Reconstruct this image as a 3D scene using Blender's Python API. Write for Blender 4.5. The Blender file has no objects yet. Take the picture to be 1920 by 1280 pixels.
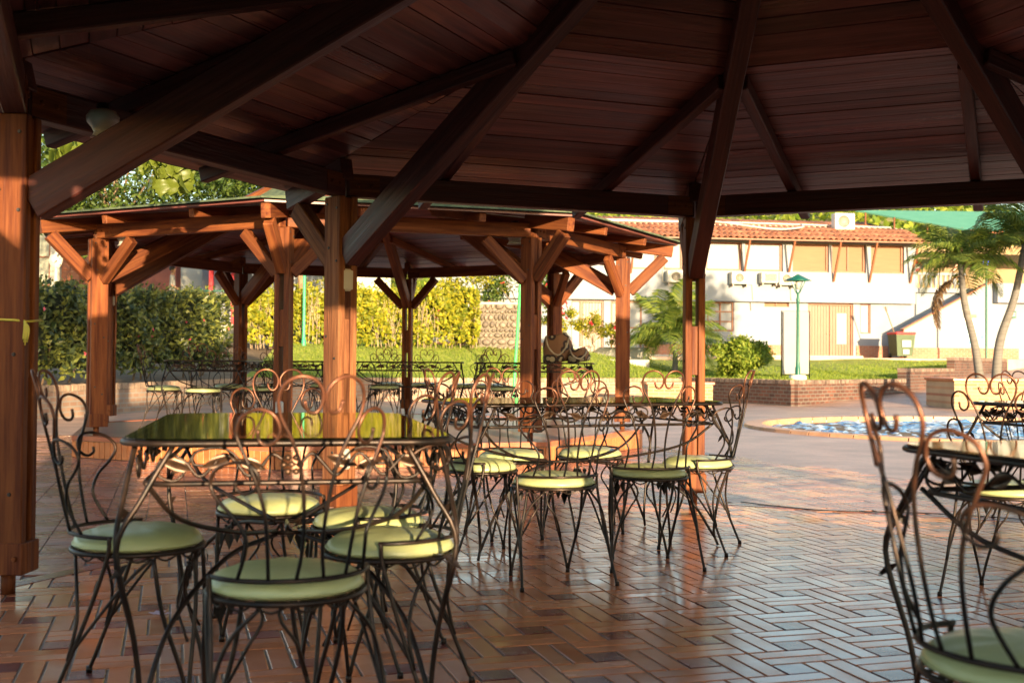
import bpy, bmesh, math, random
from mathutils import Vector, Matrix
random.seed(7)
S = bpy.context.scene
COL = S.collection
PI = math.pi
R = math.radians

# ------------------------------------------------------------------ camera
CF, CPITCH, CROLL, CH = 2119.0, .019, .007, .93      # focal length in px of a 1920 px wide frame
cam = bpy.data.cameras.new('camera'); cam_o = bpy.data.objects.new('camera', cam); COL.objects.link(cam_o)
cam.sensor_width = 36; cam.lens = CF / 1920 * 36
cam.clip_start = .05; cam.clip_end = 2000
cam.dof.use_dof = True; cam.dof.focus_distance = 6.8; cam.dof.aperture_fstop = 4.5
_up = Vector((0, -math.sin(CPITCH), math.cos(CPITCH))); _ex = Vector((1, 0, 0)); _fw = Vector((0, math.cos(CPITCH), math.sin(CPITCH)))
_X = math.cos(CROLL) * _ex + math.sin(CROLL) * _up
_Y = -math.sin(CROLL) * _ex + math.cos(CROLL) * _up
M = Matrix.Identity(4)
for i in range(3):
    M[i][0], M[i][1], M[i][2] = _X[i], _Y[i], -_fw[i]
M.translation = (0, 0, CH)
cam_o.matrix_world = M
S.camera = cam_o

# ------------------------------------------------------------------ sky, sun, exposure
SUN_EL = R(7.0)
TO_SUN = Vector((.30 * math.cos(SUN_EL), -.954 * math.cos(SUN_EL), math.sin(SUN_EL))).normalized()
w = bpy.data.worlds.new('World'); S.world = w; w.use_nodes = True
nt = w.node_tree
sky = nt.nodes.new('ShaderNodeTexSky'); sky.sky_type = 'NISHITA'; sky.sun_disc = False
sky.sun_elevation = SUN_EL; sky.sun_rotation = math.atan2(TO_SUN.x, TO_SUN.y)
sky.altitude = 100; sky.air_density = 1.0; sky.dust_density = .8; sky.ozone_density = 1.0
bg = nt.nodes['Background']; bg.inputs[1].default_value = .15
nt.links.new(sky.outputs[0], bg.inputs[0])
sun = bpy.data.lights.new('sun', 'SUN'); sun.energy = 4.4; sun.angle = R(.6); sun.color = (1, .77, .47)
sun_o = bpy.data.objects.new('sun', sun); COL.objects.link(sun_o)
sun_o.rotation_euler = (-TO_SUN).to_track_quat('-Z', 'Y').to_euler()
vs = S.view_settings; vs.view_transform = 'Standard'; vs.look = 'None'; vs.exposure = 1.65; vs.gamma = 1.0; vs.use_curve_mapping = False
S.render.engine = 'CYCLES'
S.cycles.use_denoising = True
S.cycles.max_bounces = 8; S.cycles.diffuse_bounces = 4; S.cycles.glossy_bounces = 4; S.cycles.transparent_max_bounces = 8
S.cycles.caustics_reflective = False; S.cycles.caustics_refractive = False

# ------------------------------------------------------------------ materials
MATS = {}
def pmat(name, c1, c2=None, scale=8, rough=.6, metal=0, bump=0, rnd=None, rlo=.75, rhi=1.2, stretch=(1, 1, 1), spec=.5, detail=5,
         bscale=None, coat=0, rvar=0, bdist=.01):
    if name in MATS: return MATS[name]
    m = bpy.data.materials.new(name); m.use_nodes = True; t = m.node_tree; N = t.nodes; L = t.links
    b = N['Principled BSDF']
    b.inputs['Metallic'].default_value = metal
    b.inputs['Specular IOR Level'].default_value = spec
    if coat: b.inputs['Coat Weight'].default_value = coat; b.inputs['Coat Roughness'].default_value = .15
    tc = N.new('ShaderNodeTexCoord'); mp = N.new('ShaderNodeMapping'); mp.inputs['Scale'].default_value = stretch
    L.new(tc.outputs['Object'], mp.inputs[0])
    nz = N.new('ShaderNodeTexNoise'); nz.inputs['Scale'].default_value = scale; nz.inputs['Detail'].default_value = detail
    nz.inputs['Roughness'].default_value = .62
    vec = mp.outputs[0]
    if rnd == 'obj':
        oi = N.new('ShaderNodeObjectInfo'); ad = N.new('ShaderNodeVectorMath'); ad.operation = 'ADD'
        sc = N.new('ShaderNodeVectorMath'); sc.operation = 'SCALE'; sc.inputs[0].default_value = (37, 71, 13)
        L.new(oi.outputs['Random'], sc.inputs['Scale']); L.new(vec, ad.inputs[0]); L.new(sc.outputs[0], ad.inputs[1]); vec = ad.outputs[0]
    L.new(vec, nz.inputs['Vector'])
    rp = N.new('ShaderNodeValToRGB'); rp.color_ramp.elements[0].position = .32; rp.color_ramp.elements[1].position = .7
    rp.color_ramp.elements[0].color = (*c1, 1); rp.color_ramp.elements[1].color = (*(c2 or c1), 1)
    L.new(nz.outputs['Fac'], rp.inputs[0]); col = rp.outputs[0]
    if rnd:
        if rnd == 'obj': src = oi.outputs['Random']
        else: g = N.new('ShaderNodeNewGeometry'); src = g.outputs['Random Per Island']
        mr = N.new('ShaderNodeMapRange'); mr.inputs[3].default_value = rlo; mr.inputs[4].default_value = rhi
        L.new(src, mr.inputs[0])
        mx = N.new('ShaderNodeVectorMath'); mx.operation = 'SCALE'; L.new(col, mx.inputs[0]); L.new(mr.outputs[0], mx.inputs['Scale']); col = mx.outputs[0]
    L.new(col, b.inputs['Base Color'])
    if rvar:
        n2 = N.new('ShaderNodeTexNoise'); n2.inputs['Scale'].default_value = scale * .6; n2.inputs['Detail'].default_value = 4
        L.new(vec, n2.inputs['Vector'])
        m2 = N.new('ShaderNodeMapRange'); m2.inputs[1].default_value = .3; m2.inputs[2].default_value = .7
        m2.inputs[3].default_value = rough - rvar; m2.inputs[4].default_value = rough + rvar
        L.new(n2.outputs['Fac'], m2.inputs[0]); L.new(m2.outputs[0], b.inputs['Roughness'])
    else: b.inputs['Roughness'].default_value = rough
    if bump:
        n3 = N.new('ShaderNodeTexNoise'); n3.inputs['Scale'].default_value = bscale or scale * 2; n3.inputs['Detail'].default_value = 4
        L.new(vec, n3.inputs['Vector'])
        bp = N.new('ShaderNodeBump'); bp.inputs['Strength'].default_value = bump; bp.inputs['Distance'].default_value = bdist
        L.new(n3.outputs['Fac'], bp.inputs['Height']); L.new(bp.outputs[0], b.inputs['Normal'])
    MATS[name] = m
    return m

def scrollmat():
    m = bpy.data.materials.new('copper_rubbed_iron'); m.use_nodes = True; t = m.node_tree; N = t.nodes; L = t.links
    b = N['Principled BSDF']; b.inputs['Metallic'].default_value = .55; b.inputs['Roughness'].default_value = .36
    tc = N.new('ShaderNodeTexCoord'); sp = N.new('ShaderNodeSeparateXYZ'); L.new(tc.outputs['Object'], sp.inputs[0])
    nz = N.new('ShaderNodeTexNoise'); nz.inputs['Scale'].default_value = 18; nz.inputs['Detail'].default_value = 5; L.new(tc.outputs['Object'], nz.inputs['Vector'])
    ma = N.new('ShaderNodeMath'); ma.operation = 'MULTIPLY_ADD'; ma.inputs[1].default_value = .55; L.new(nz.outputs['Fac'], ma.inputs[0]); L.new(sp.outputs[2], ma.inputs[2])
    mr = N.new('ShaderNodeMapRange'); mr.inputs[1].default_value = .86; mr.inputs[2].default_value = 1.22; L.new(ma.outputs[0], mr.inputs[0])
    rp = N.new('ShaderNodeValToRGB'); rp.color_ramp.elements[0].color = (.012, .010, .010, 1); rp.color_ramp.elements[1].color = (.24, .085, .045, 1)
    e = rp.color_ramp.elements.new(.4); e.color = (.05, .026, .017, 1)
    L.new(mr.outputs[0], rp.inputs[0]); L.new(rp.outputs[0], b.inputs['Base Color']); return m
SCROLL = scrollmat()
def leafmat(name, c1, c2, trans=.35, rough=.5):
    m = bpy.data.materials.new(name); m.use_nodes = True; t = m.node_tree; N = t.nodes; L = t.links
    b = N['Principled BSDF']; b.inputs['Roughness'].default_value = rough; b.inputs['Specular IOR Level'].default_value = .35
    g = N.new('ShaderNodeNewGeometry'); rp = N.new('ShaderNodeValToRGB')
    rp.color_ramp.elements[0].color = (*c1, 1); rp.color_ramp.elements[1].color = (*c2, 1)
    e = rp.color_ramp.elements.new(.55); e.color = (*[(a * .6 + q * .4) for a, q in zip(c1, c2)], 1)
    L.new(g.outputs['Random Per Island'], rp.inputs[0]); L.new(rp.outputs[0], b.inputs['Base Color'])
    tr = N.new('ShaderNodeBsdfTranslucent'); L.new(rp.outputs[0], tr.inputs[0])
    mx = N.new('ShaderNodeMixShader'); mx.inputs[0].default_value = trans
    out = N['Material Output']
    L.new(b.outputs[0], mx.inputs[1]); L.new(tr.outputs[0], mx.inputs[2]); L.new(mx.outputs[0], out.inputs[0])
    return m

def brickmat(name, c1, c2, mortar, bw=.24, bh=.07, rough=.75, msize=.012, use='xz', off=.5):
    m = bpy.data.materials.new(name); m.use_nodes = True; t = m.node_tree; N = t.nodes; L = t.links
    b = N['Principled BSDF']; b.inputs['Roughness'].default_value = rough
    tc = N.new('ShaderNodeTexCoord'); sp = N.new('ShaderNodeSeparateXYZ'); cb = N.new('ShaderNodeCombineXYZ')
    L.new(tc.outputs['Object'], sp.inputs[0]); L.new(sp.outputs[0], cb.inputs[0]); L.new(sp.outputs[2 if use == 'xz' else 1], cb.inputs[1])
    br = N.new('ShaderNodeTexBrick'); br.inputs['Color1'].default_value = (*c1, 1); br.inputs['Color2'].default_value = (*c2, 1)
    br.inputs['Mortar'].default_value = (*mortar, 1); br.inputs['Scale'].default_value = 1; br.inputs['Brick Width'].default_value = bw
    br.inputs['Row Height'].default_value = bh; br.inputs['Mortar Size'].default_value = msize; br.offset = off
    L.new(cb.outputs[0], br.inputs['Vector'])
    nz = N.new('ShaderNodeTexNoise'); nz.inputs['Scale'].default_value = 1.3; nz.inputs['Detail'].default_value = 6; L.new(tc.outputs['Object'], nz.inputs['Vector'])
    mr = N.new('ShaderNodeMapRange'); mr.inputs[1].default_value = .3; mr.inputs[2].default_value = .7; mr.inputs[3].default_value = .72; mr.inputs[4].default_value = 1.15
    L.new(nz.outputs['Fac'], mr.inputs[0])
    mx = N.new('ShaderNodeVectorMath'); mx.operation = 'SCALE'; L.new(br.outputs[0], mx.inputs[0]); L.new(mr.outputs[0], mx.inputs['Scale'])
    L.new(mx.outputs[0], b.inputs['Base Color'])
    bp = N.new('ShaderNodeBump'); bp.inputs['Strength'].default_value = .5; bp.inputs['Distance'].default_value = .006; bp.invert = True
    L.new(br.outputs['Fac'], bp.inputs['Height']); L.new(bp.outputs[0], b.inputs['Normal'])
    return m

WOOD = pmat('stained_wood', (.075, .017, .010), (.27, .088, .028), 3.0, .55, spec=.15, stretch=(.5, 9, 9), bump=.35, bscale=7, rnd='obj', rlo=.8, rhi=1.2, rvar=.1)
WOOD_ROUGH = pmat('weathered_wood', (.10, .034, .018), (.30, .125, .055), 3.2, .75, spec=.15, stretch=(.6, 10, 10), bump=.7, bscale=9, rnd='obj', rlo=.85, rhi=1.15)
WOOD_SHADE = pmat('shade_darkened_wood', (.040, .009, .008), (.105, .026, .018), 3.0, .5, stretch=(.5, 9, 9), bump=.35, bscale=7, rnd='obj', rlo=.8, rhi=1.2, rvar=.1, spec=.35)  # wood colour darkened to stand in for shade under the near roof
PLANK = pmat('varnished_boards', (.07, .017, .016), (.225, .066, .056), 2.6, .36, stretch=(.45, 8, 8), bump=.3, bscale=5, rnd='obj', rlo=.6, rhi=1.35, rvar=.1)
PLANK_ISL = pmat('varnished_boards_joined', (.085, .021, .020), (.27, .082, .070), 2.6, .38, stretch=(.45, 8, 8), bump=.3, bscale=5, rnd='isl', rlo=.6, rhi=1.35)
IRON = pmat('wrought_iron', (.010, .009, .009), (.055, .030, .020), 16, .38, metal=.5, detail=6, rvar=.08, bump=.15, bscale=60, bdist=.002)
IRON_DK = pmat('black_iron', (.01, .01, .01), (.035, .028, .024), 14, .42, metal=.6)
BRONZE = pmat('bronzed_iron', (.03, .018, .012), (.16, .085, .05), 12, .36, metal=.6, rvar=.08)
VINYL = pmat('green_vinyl', (.47, .49, .21), (.55, .57, .28), 4, .34, bump=.12, bscale=10, rnd='obj', rlo=.9, rhi=1.08, rvar=.06)
TILE_C = ((.62, .21, .095), (.74, .30, .15))
TILE = pmat('terracotta_tile', *TILE_C, 6, .2, rnd='obj', rlo=.84, rhi=1.13, rvar=.1, bump=.06, bscale=9, spec=.5, bdist=.004)
TILE_ISL = pmat('terracotta_tile_joined', *TILE_C, 6, .2, rnd='isl', rlo=.84, rhi=1.13, rvar=.1, bump=.06, bscale=9, spec=.5, bdist=.004)
TILE_DK = pmat('maroon_tile', (.16, .045, .038), (.27, .09, .07), 8, .22, rnd='obj', rlo=.8, rhi=1.35, rvar=.08, bump=.06)
TILE_DK_ISL = pmat('maroon_tile_joined', (.16, .045, .038), (.27, .09, .07), 8, .22, rnd='isl', rlo=.8, rhi=1.35, rvar=.08, bump=.06)
PAVER_ISL = pmat('brown_paver', (.30, .11, .075), (.48, .21, .145), 5, .26, rnd='isl', rlo=.7, rhi=1.2, rvar=.11, bump=.12, bscale=14)
GROUT = pmat('grout', (.30, .24, .19), (.46, .38, .31), 20, .8, bump=.3, bscale=60)
RISER = pmat('orange_riser_tile', (.58, .17, .05), (.70, .25, .085), 7, .3, rnd='obj', rlo=.85, rhi=1.12, rvar=.07)
RED = pmat('red_coping', (.42, .11, .05), (.55, .18, .08), 6, .35, rvar=.1)
PLAZA = brickmat('plaza_pavers', (.62, .39, .29), (.54, .33, .24), (.45, .31, .24), .22, .11, .42, .004, 'xy')
WHITE = pmat('white_wall', (.26, .28, .32), (.33, .35, .385), .9, .8, bump=.05, bscale=30)
CREAM = pmat('cream_wall', (.55, .52, .42), (.66, .62, .52), 1.5, .8)
FRAME = pmat('window_timber', (.20, .065, .03), (.32, .12, .055), 3, .5, stretch=(6, 6, .8))
DOORW = pmat('door_timber', (.15, .040, .013), (.27, .082, .027), 3, .4, stretch=(14, 14, .6))
CURT = pmat('curtain', (.28, .30, .32), (.35, .36, .38), 2, .6, stretch=(7, 1, .3))
BLIND = pmat('blind', (.19, .095, .036), (.25, .13, .055), 30, .6, stretch=(.05, .05, 1.2))
GLASSDK = pmat('dark_glass', (.03, .03, .03), (.07, .06, .05), 2, .12)
ROOFT = pmat('clay_roof_tile', (.24, .085, .045), (.42, .19, .11), 5, .7, rnd='obj', rlo=.7, rhi=1.2)
ROOFT_I = pmat('clay_roof_tile_joined', (.24, .09, .05), (.40, .18, .10), 5, .7, rnd='isl', rlo=.7, rhi=1.2)
GREENM = pmat('green_paint', (.006, .09, .06), (.012, .13, .085), 6, .4)
LGREEN = pmat('light_green_paint', (.05, .45, .12), (.08, .55, .18), 6, .4)
CANOPY = pmat('green_canopy', (.10, .34, .20), (.14, .40, .25), 2, .6)
SHING = pmat('green_shingles', (.045, .07, .04), (.13, .16, .085), 16, .85, bump=.5, bscale=40)
CONC = pmat('concrete', (.42, .39, .33), (.55, .51, .44), 5, .85, bump=.2, bscale=30)
PLASTIC = pmat('white_plastic', (.50, .49, .45), (.56, .55, .51), 5, .4)
STEEL = pmat('galvanised_plate', (.28, .22, .18), (.42, .34, .28), 10, .5, metal=.3)
BOLT = pmat('bolt', (.06, .05, .05), (.12, .1, .09), 10, .45, metal=.8)
FROST = pmat('frosted_glass', (.36, .34, .30), (.46, .44, .40), 4, .3)
SOIL = pmat('soil', (.16, .10, .06), (.28, .19, .12), 6, .95, bump=.4, bscale=20)
GRASS = pmat('lawn_grass', (.20, .24, .025), (.40, .42, .06), 2.2, .9, bump=.6, bscale=60, detail=8)
BARK = pmat('bark', (.16, .10, .06), (.34, .24, .15), 6, .9, stretch=(4, 4, 1), bump=.5)
PALMTR = pmat('palm_trunk', (.12, .11, .10), (.22, .20, .18), 3, .85, stretch=(1, 1, 14), bump=.5, bscale=4)
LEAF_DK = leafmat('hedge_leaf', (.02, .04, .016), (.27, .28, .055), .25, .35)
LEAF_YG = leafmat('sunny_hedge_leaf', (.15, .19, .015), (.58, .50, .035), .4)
LEAF_TR = leafmat('tree_leaf', (.03, .07, .014), (.16, .22, .04), .38)
LEAF_BU = leafmat('bush_leaf', (.12, .20, .015), (.36, .40, .05), .4)
LEAF_BIG = leafmat('broad_leaf', (.04, .10, .01), (.34, .36, .05), .5, .35)
LEAF_PALM = leafmat('palm_leaf', (.08, .14, .025), (.28, .32, .06), .35, .4)
LEAF_DRY = leafmat('dry_palm_leaf', (.14, .07, .03), (.28, .17, .08), .25, .7)
PETAL = pmat('red_petal', (.55, .02, .03), (.7, .05, .06), 6, .5)
HEDGEFL = pmat('rose_petal', (.55, .06, .10), (.7, .16, .2), 6, .5)
PINK = pmat('pink_petal', (.75, .45, .52), (.85, .62, .68), 6, .5)

# glass table top: tinted, mirror-like at low angles
def glassmat():
    m = bpy.data.materials.new('tinted_glass'); m.use_nodes = True; t = m.node_tree; N = t.nodes; L = t.links
    N.remove(N['Principled BSDF'])
    fr = N.new('ShaderNodeFresnel'); fr.inputs[0].default_value = 1.55
    g = N.new('ShaderNodeBsdfGlossy'); g.inputs['Roughness'].default_value = .05; g.inputs[0].default_value = (1.0, .97, .84, 1)
    tr = N.new('ShaderNodeBsdfTransparent'); tr.inputs[0].default_value = (.50, .44, .34, 1)
    mx = N.new('ShaderNodeMixShader'); L.new(fr.outputs[0], mx.inputs[0]); L.new(tr.outputs[0], mx.inputs[1]); L.new(g.outputs[0], mx.inputs[2])
    L.new(mx.outputs[0], N['Material Output'].inputs[0])
    return m
GLASS = glassmat()

def watermat():
    m = bpy.data.materials.new('pool_water'); m.use_nodes = True; t = m.node_tree; N = t.nodes; L = t.links
    b = N['Principled BSDF']; b.inputs['Roughness'].default_value = .45; b.inputs['IOR'].default_value = 1.33; b.inputs['Specular IOR Level'].default_value = .2
    nz = N.new('ShaderNodeTexNoise'); nz.inputs['Scale'].default_value = 2.6; nz.inputs['Detail'].default_value = 5
    tc = N.new('ShaderNodeTexCoord'); L.new(tc.outputs['Object'], nz.inputs['Vector'])
    rp = N.new('ShaderNodeValToRGB'); rp.color_ramp.elements[0].color = (.22, .50, .82, 1); rp.color_ramp.elements[1].color = (.88, .89, .9, 1)
    rp.color_ramp.elements[0].position = .4; rp.color_ramp.elements[1].position = .62
    L.new(nz.outputs[0], rp.inputs[0]); L.new(rp.outputs[0], b.inputs['Base Color'])
    bp = N.new('ShaderNodeBump'); bp.inputs['Strength'].default_value = .5; bp.inputs['Distance'].default_value = .05
    n2 = N.new('ShaderNodeTexNoise'); n2.inputs['Scale'].default_value = 5; n2.inputs['Detail'].default_value = 2; L.new(tc.outputs['Object'], n2.inputs['Vector'])
    L.new(n2.outputs[0], bp.inputs['Height']); L.new(bp.outputs[0], b.inputs['Normal'])
    return m
WATER = watermat()

# ------------------------------------------------------------------ mesh helpers
def catmull(P, n=6, closed=False):
    P = [Vector(p) for p in P]
    if len(P) < 3: return P
    out = []; m = len(P)
    for i in range(m if closed else m - 1):
        p1 = P[i]; p2 = P[(i + 1) % m]
        p0 = P[i - 1] if (i > 0 or closed) else p1 * 2 - p2
        p3 = P[(i + 2) % m] if (i + 2 < m or closed) else p2 * 2 - p1
        for k in range(n):
            t = k / n
            out.append(.5 * ((2 * p1) + (p2 - p0) * t + (2 * p0 - 5 * p1 + 4 * p2 - p3) * t * t + (3 * p1 - p0 - 3 * p2 + p3) * t ** 3))
    if not closed: out.append(P[-1])
    return out

class MB:
    def __init__(s): s.v = []; s.f = []; s.sm = []
    def add(s, V, F, smooth=False):
        o = len(s.v); s.v += [tuple(p) for p in V]
        s.f += [tuple(i + o for i in f) for f in F]; s.sm += [smooth] * len(F)
        return s
    def box(s, x0, x1, y0, y1, z0, z1, T=None):
        V = [Vector((x, y, z)) for z in (z0, z1) for y in (y0, y1) for x in (x0, x1)]
        if T is not None: V = [T @ p for p in V]
        return s.add(V, [(0, 2, 3, 1), (4, 5, 7, 6), (0, 1, 5, 4), (1, 3, 7, 5), (3, 2, 6, 7), (2, 0, 4, 6)])
    def bbox(s, x0, x1, y0, y1, z0, z1, b=.006, T=None):
        """chamfered box"""
        V = []; 
        for (x, sx) in ((x0, 1), (x1, -1)):
            for (y, sy) in ((y0, 1), (y1, -1)):
                for (z, sz) in ((z0, 1), (z1, -1)):
                    V += [Vector((x, y + sy * b, z + sz * b)), Vector((x + sx * b, y, z + sz * b)), Vector((x + sx * b, y + sy * b, z))]
        if T is not None: V = [T @ p for p in V]
        def I(a, c, d, k): return (a * 4 + c * 2 + d) * 3 + k
        F = [(I(0,0,0,0), I(0,0,1,0), I(0,1,1,0), I(0,1,0,0)), (I(1,0,0,0), I(1,1,0,0), I(1,1,1,0), I(1,0,1,0)),
             (I(0,0,0,1), I(1,0,0,1), I(1,0,1,1), I(0,0,1,1)), (I(0,1,0,1), I(0,1,1,1), I(1,1,1,1), I(1,1,0,1)),
             (I(0,0,0,2), I(0,1,0,2), I(1,1,0,2), I(1,0,0,2)), (I(0,0,1,2), I(1,0,1,2), I(1,1,1,2), I(0,1,1,2))]
        for c in (0, 1):
            for d in (0, 1):
                F.append((I(0,c,d,1), I(0,c,d,2), I(1,c,d,2), I(1,c,d,1)))
                F.append((I(c,0,d,0), I(c,0,d,2), I(c,1,d,2), I(c,1,d,0)))
                F.append((I(c,d,0,0), I(c,d,0,1), I(c,d,1,1), I(c,d,1,0)))
        for a in (0, 1):
            for c in (0, 1):
                for d in (0, 1): F.append((I(a,c,d,0), I(a,c,d,1), I(a,c,d,2)))
        return s.add(V, F)
    def tube(s, P, r, n=6, closed=False, sub=5, taper=None):
        P = catmull(P, sub, closed) if sub > 1 else [Vector(p) for p in P]
        m = len(P); V = []; F = []
        t0 = (P[1] - P[0]).normalized()
        nrm = t0.orthogonal().normalized()
        for i in range(m):
            if closed: t = (P[(i + 1) % m] - P[i - 1]).normalized()
            else: t = (P[min(i + 1, m - 1)] - P[max(i - 1, 0)]).normalized()
            nrm = (nrm - t * nrm.dot(t)).normalized(); bn = t.cross(nrm)
            rr = r if taper is None else r * (1 + (taper - 1) * i / (m - 1))
            for k in range(n):
                a = 2 * PI * k / n
                V.append(P[i] + (nrm * math.cos(a) + bn * math.sin(a)) * rr)
        for i in range(m if closed else m - 1):
            j = (i + 1) % m
            for k in range(n): F.append((i * n + k, i * n + (k + 1) % n, j * n + (k + 1) % n, j * n + k))
        s.add(V, F, True)
        if not closed:
            o = len(s.v) - len(V)
            s.f.append(tuple(o + k for k in reversed(range(n)))); s.sm.append(False)
            s.f.append(tuple(o + (m - 1) * n + k for k in range(n))); s.sm.append(False)
        return s
    def lathe(s, prof, n=24, c=(0, 0, 0), smooth=True):
        V = []; F = []; m = len(prof)
        for (r, z) in prof:
            for k in range(n):
                a = 2 * PI * k / n; V.append((c[0] + r * math.cos(a), c[1] + r * math.sin(a), c[2] + z))
        for i in range(m - 1):
            for k in range(n): F.append((i * n + k, i * n + (k + 1) % n, (i + 1) * n + (k + 1) % n, (i + 1) * n + k))
        return s.add(V, F, smooth)
    def prism(s, poly, z0, z1):
        n = len(poly); V = [(x, y, z0) for x, y in poly] + [(x, y, z1) for x, y in poly]
        F = [tuple(reversed(range(n))), tuple(range(n, 2 * n))] + [(i, (i + 1) % n, n + (i + 1) % n, n + i) for i in range(n)]
        return s.add(V, F)
    def sheet(s, poly, z):
        return s.add([(x, y, z) for x, y in poly], [tuple(range(len(poly)))])
    def leaf(s, p, d, nrm, L, W, curl=.15):
        d = Vector(d).normalized(); nrm = Vector(nrm); sd = d.cross(nrm)
        sd = sd.normalized() if sd.length > 1e-6 else d.orthogonal().normalized(); up = sd.cross(d)
        p = Vector(p)
        return s.add([p, p + d * L * .45 + sd * W * .5 - up * L * curl * .2, p + d * L - up * L * curl, p + d * L * .45 - sd * W * .5 - up * L * curl * .2, ],
                     [(0, 1, 2), (0, 2, 3)])
    def mesh(s, name, m=None):
        me = bpy.data.meshes.new(name); me.from_pydata(s.v, [], s.f)
        me.polygons.foreach_set('use_smooth', s.sm)
        if m: me.materials.append(m)
        me.update(); return me
    def build(s, name, m, parent=None, loc=None, M=None):
        return ob(name, s.mesh(name, m), parent, loc, M)

def ob(name, me, parent=None, loc=None, M=None):
    o = bpy.data.objects.new(name, me); COL.objects.link(o)
    if parent: o.parent = parent
    if M is not None: o.matrix_local = M
    elif loc: o.location = loc
    return o
def tag(o, label=None, cat=None, group=None, kind=None):
    if label: o['label'] = label
    if cat: o['category'] = cat
    if group: o['group'] = group
    if kind: o['kind'] = kind
    return o
def thing(name, label, cat, loc=(0, 0, 0), rz=0, group=None):
    o = bpy.data.objects.new(name, None); COL.objects.link(o); o.location = loc; o.rotation_euler = (0, 0, rz)
    o.empty_display_size = .1
    return tag(o, label, cat, group)
KIDS = {}
def copy_tree(o, parent=None):
    c = o.copy(); COL.objects.link(c)
    if parent is not None:
        c.parent = parent; c.matrix_parent_inverse = o.matrix_parent_inverse.copy()
    for ch in list(o.children): copy_tree(ch, c)
    return c
def frame(p0, p1, up=(0, 0, 1)):
    p0 = Vector(p0); p1 = Vector(p1); x = (p1 - p0).normalized(); up = Vector(up)
    y = up.cross(x)
    if y.length < 1e-5: y = Vector((0, 1, 0))
    y.normalize(); z = x.cross(y)
    T = Matrix.Identity(4)
    for i in range(3): T[i][0], T[i][1], T[i][2] = x[i], y[i], z[i]
    T.translation = p0
    return T, (p1 - p0).length
_BC = {}
def beam(name, p0, p1, wd, dp, m, parent=None, up=(0, 0, 1), b=.006):
    T, L = frame(p0, p1, up)
    key = (round(L, 3), wd, dp, m.name, b)
    if key not in _BC: _BC[key] = MB().bbox(0, L, -wd / 2, wd / 2, -dp / 2, dp / 2, b).mesh(name, m)
    return ob(name, _BC[key], parent, M=T)
def rot2(x, y, a): return (x * math.cos(a) - y * math.sin(a), x * math.sin(a) + y * math.cos(a))
def proj(X, Y, Z):
    p = Vector((X, Y, Z - CH)); c, s = math.cos(CPITCH), math.sin(CPITCH)
    y = c * p[1] + s * p[2]; z = -s * p[1] + c * p[2]
    if y < .1: return None
    u, v = CF * p[0] / y, -CF * z / y
    return 960 + math.cos(CROLL) * u - math.sin(CROLL) * v, 640 + math.sin(CROLL) * u + math.cos(CROLL) * v

# ================================================================== SETTING: ground, plaza, pool, lawns
G1 = (1.108, 4.413); G1R = 3.108; G1A = 3.109
G2 = (-1.736, 12.879); G2R = 2.983; G2A = 3.837; G2Z = .20
tag(MB().sheet([(-900, -900), (900, -900), (900, 900), (-900, 900)], -.06).build('ground', SOIL), kind='structure')
PC, PRX, PRY = (7.5, 16.9), 3.75, 3.3
def plaza():
    mb = MB(); z = -.016; n = 64
    def rect(x0, x1, y0, y1): mb.sheet([(x0, y0), (x1, y0), (x1, y1), (x0, y1)], z)
    rect(-60, 2.5, -40, 27.5); rect(2.5, 40, -40, 12.5); rect(13, 40, 12.5, 27.5)
    x0, x1, y0, y1 = 2.5, 13, 12.5, 27.5
    rect(x0, x1, 22, y1); y1 = 22
    inn = []; out = []
    for k in range(n):
        a = 2 * PI * k / n; c, s = math.cos(a), math.sin(a)
        inn.append((PC[0] + PRX * c, PC[1] + PRY * s, z))
        t = 1e9
        if c > 1e-6: t = min(t, (x1 - PC[0]) / c)
        if c < -1e-6: t = min(t, (x0 - PC[0]) / c)
        if s > 1e-6: t = min(t, (y1 - PC[1]) / s)
        if s < -1e-6: t = min(t, (y0 - PC[1]) / s)
        out.append((PC[0] + t * c, PC[1] + t * s, z))
    F = [(k, n + k, n + (k + 1) % n, (k + 1) % n) for k in range(n)]
    mb.add(inn + out, F)
    for (cx, cy) in ((x0, y0), (x1, y0), (x1, y1), (x0, y1)):   # corner gaps of the fan
        b = sorted(range(n), key=lambda k: (out[k][0] - cx) ** 2 + (out[k][1] - cy) ** 2)[:2]
        mb.add([out[b[0]], out[b[1]], (cx, cy, z)], [(0, 1, 2)])
    return tag(mb.build('plaza', PLAZA), kind='structure')
plaza()
pool = thing('swimming_pool', 'round blue swimming pool with orange coping and foaming water', 'pool', (PC[0], PC[1], 0))
mb = MB()
for k in range(64):
    a = 2 * PI * k / 64; b = a + 2 * PI / 64 - .006
    V = []
    for (dr, z) in ((-.06, -.10), (-.06, .03), (.2, .03), (.22, -.02)):
        for t in (a, b): V.append(((PRX + dr) * math.cos(t), (PRY + dr) * math.sin(t), z))
    mb.add(V, [(0, 1, 3, 2), (2, 3, 5, 4), (4, 5, 7, 6), (0, 2, 4, 6), (1, 7, 5, 3)])
mb.build('coping', pmat('pale_coping', (.48, .24, .13), (.62, .36, .22), 4, .45), pool)
mb = MB()
for k in range(64):
    a = 2 * PI * k / 64; b = a + 2 * PI / 64
    mb.add([((PRX - .055) * math.cos(t), (PRY - .055) * math.sin(t), z) for z in (-1.0, -.02) for t in (a, b)], [(0, 1, 3, 2)])
mb.build('pool_wall', PLASTIC, pool)
mb = MB(); n = 64
V = [(0, 0, -.085)]; F = []
NR = 46; n = 150
for j in range(1, NR + 1):
    for k in range(n):
        a = 2 * PI * k / n; f = j / NR
        V.append(((PRX - .05) * f * math.cos(a), (PRY - .05) * f * math.sin(a), -.085 + (max(-.02, random.gauss(.012, .024)) if j < NR else 0)))
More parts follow.
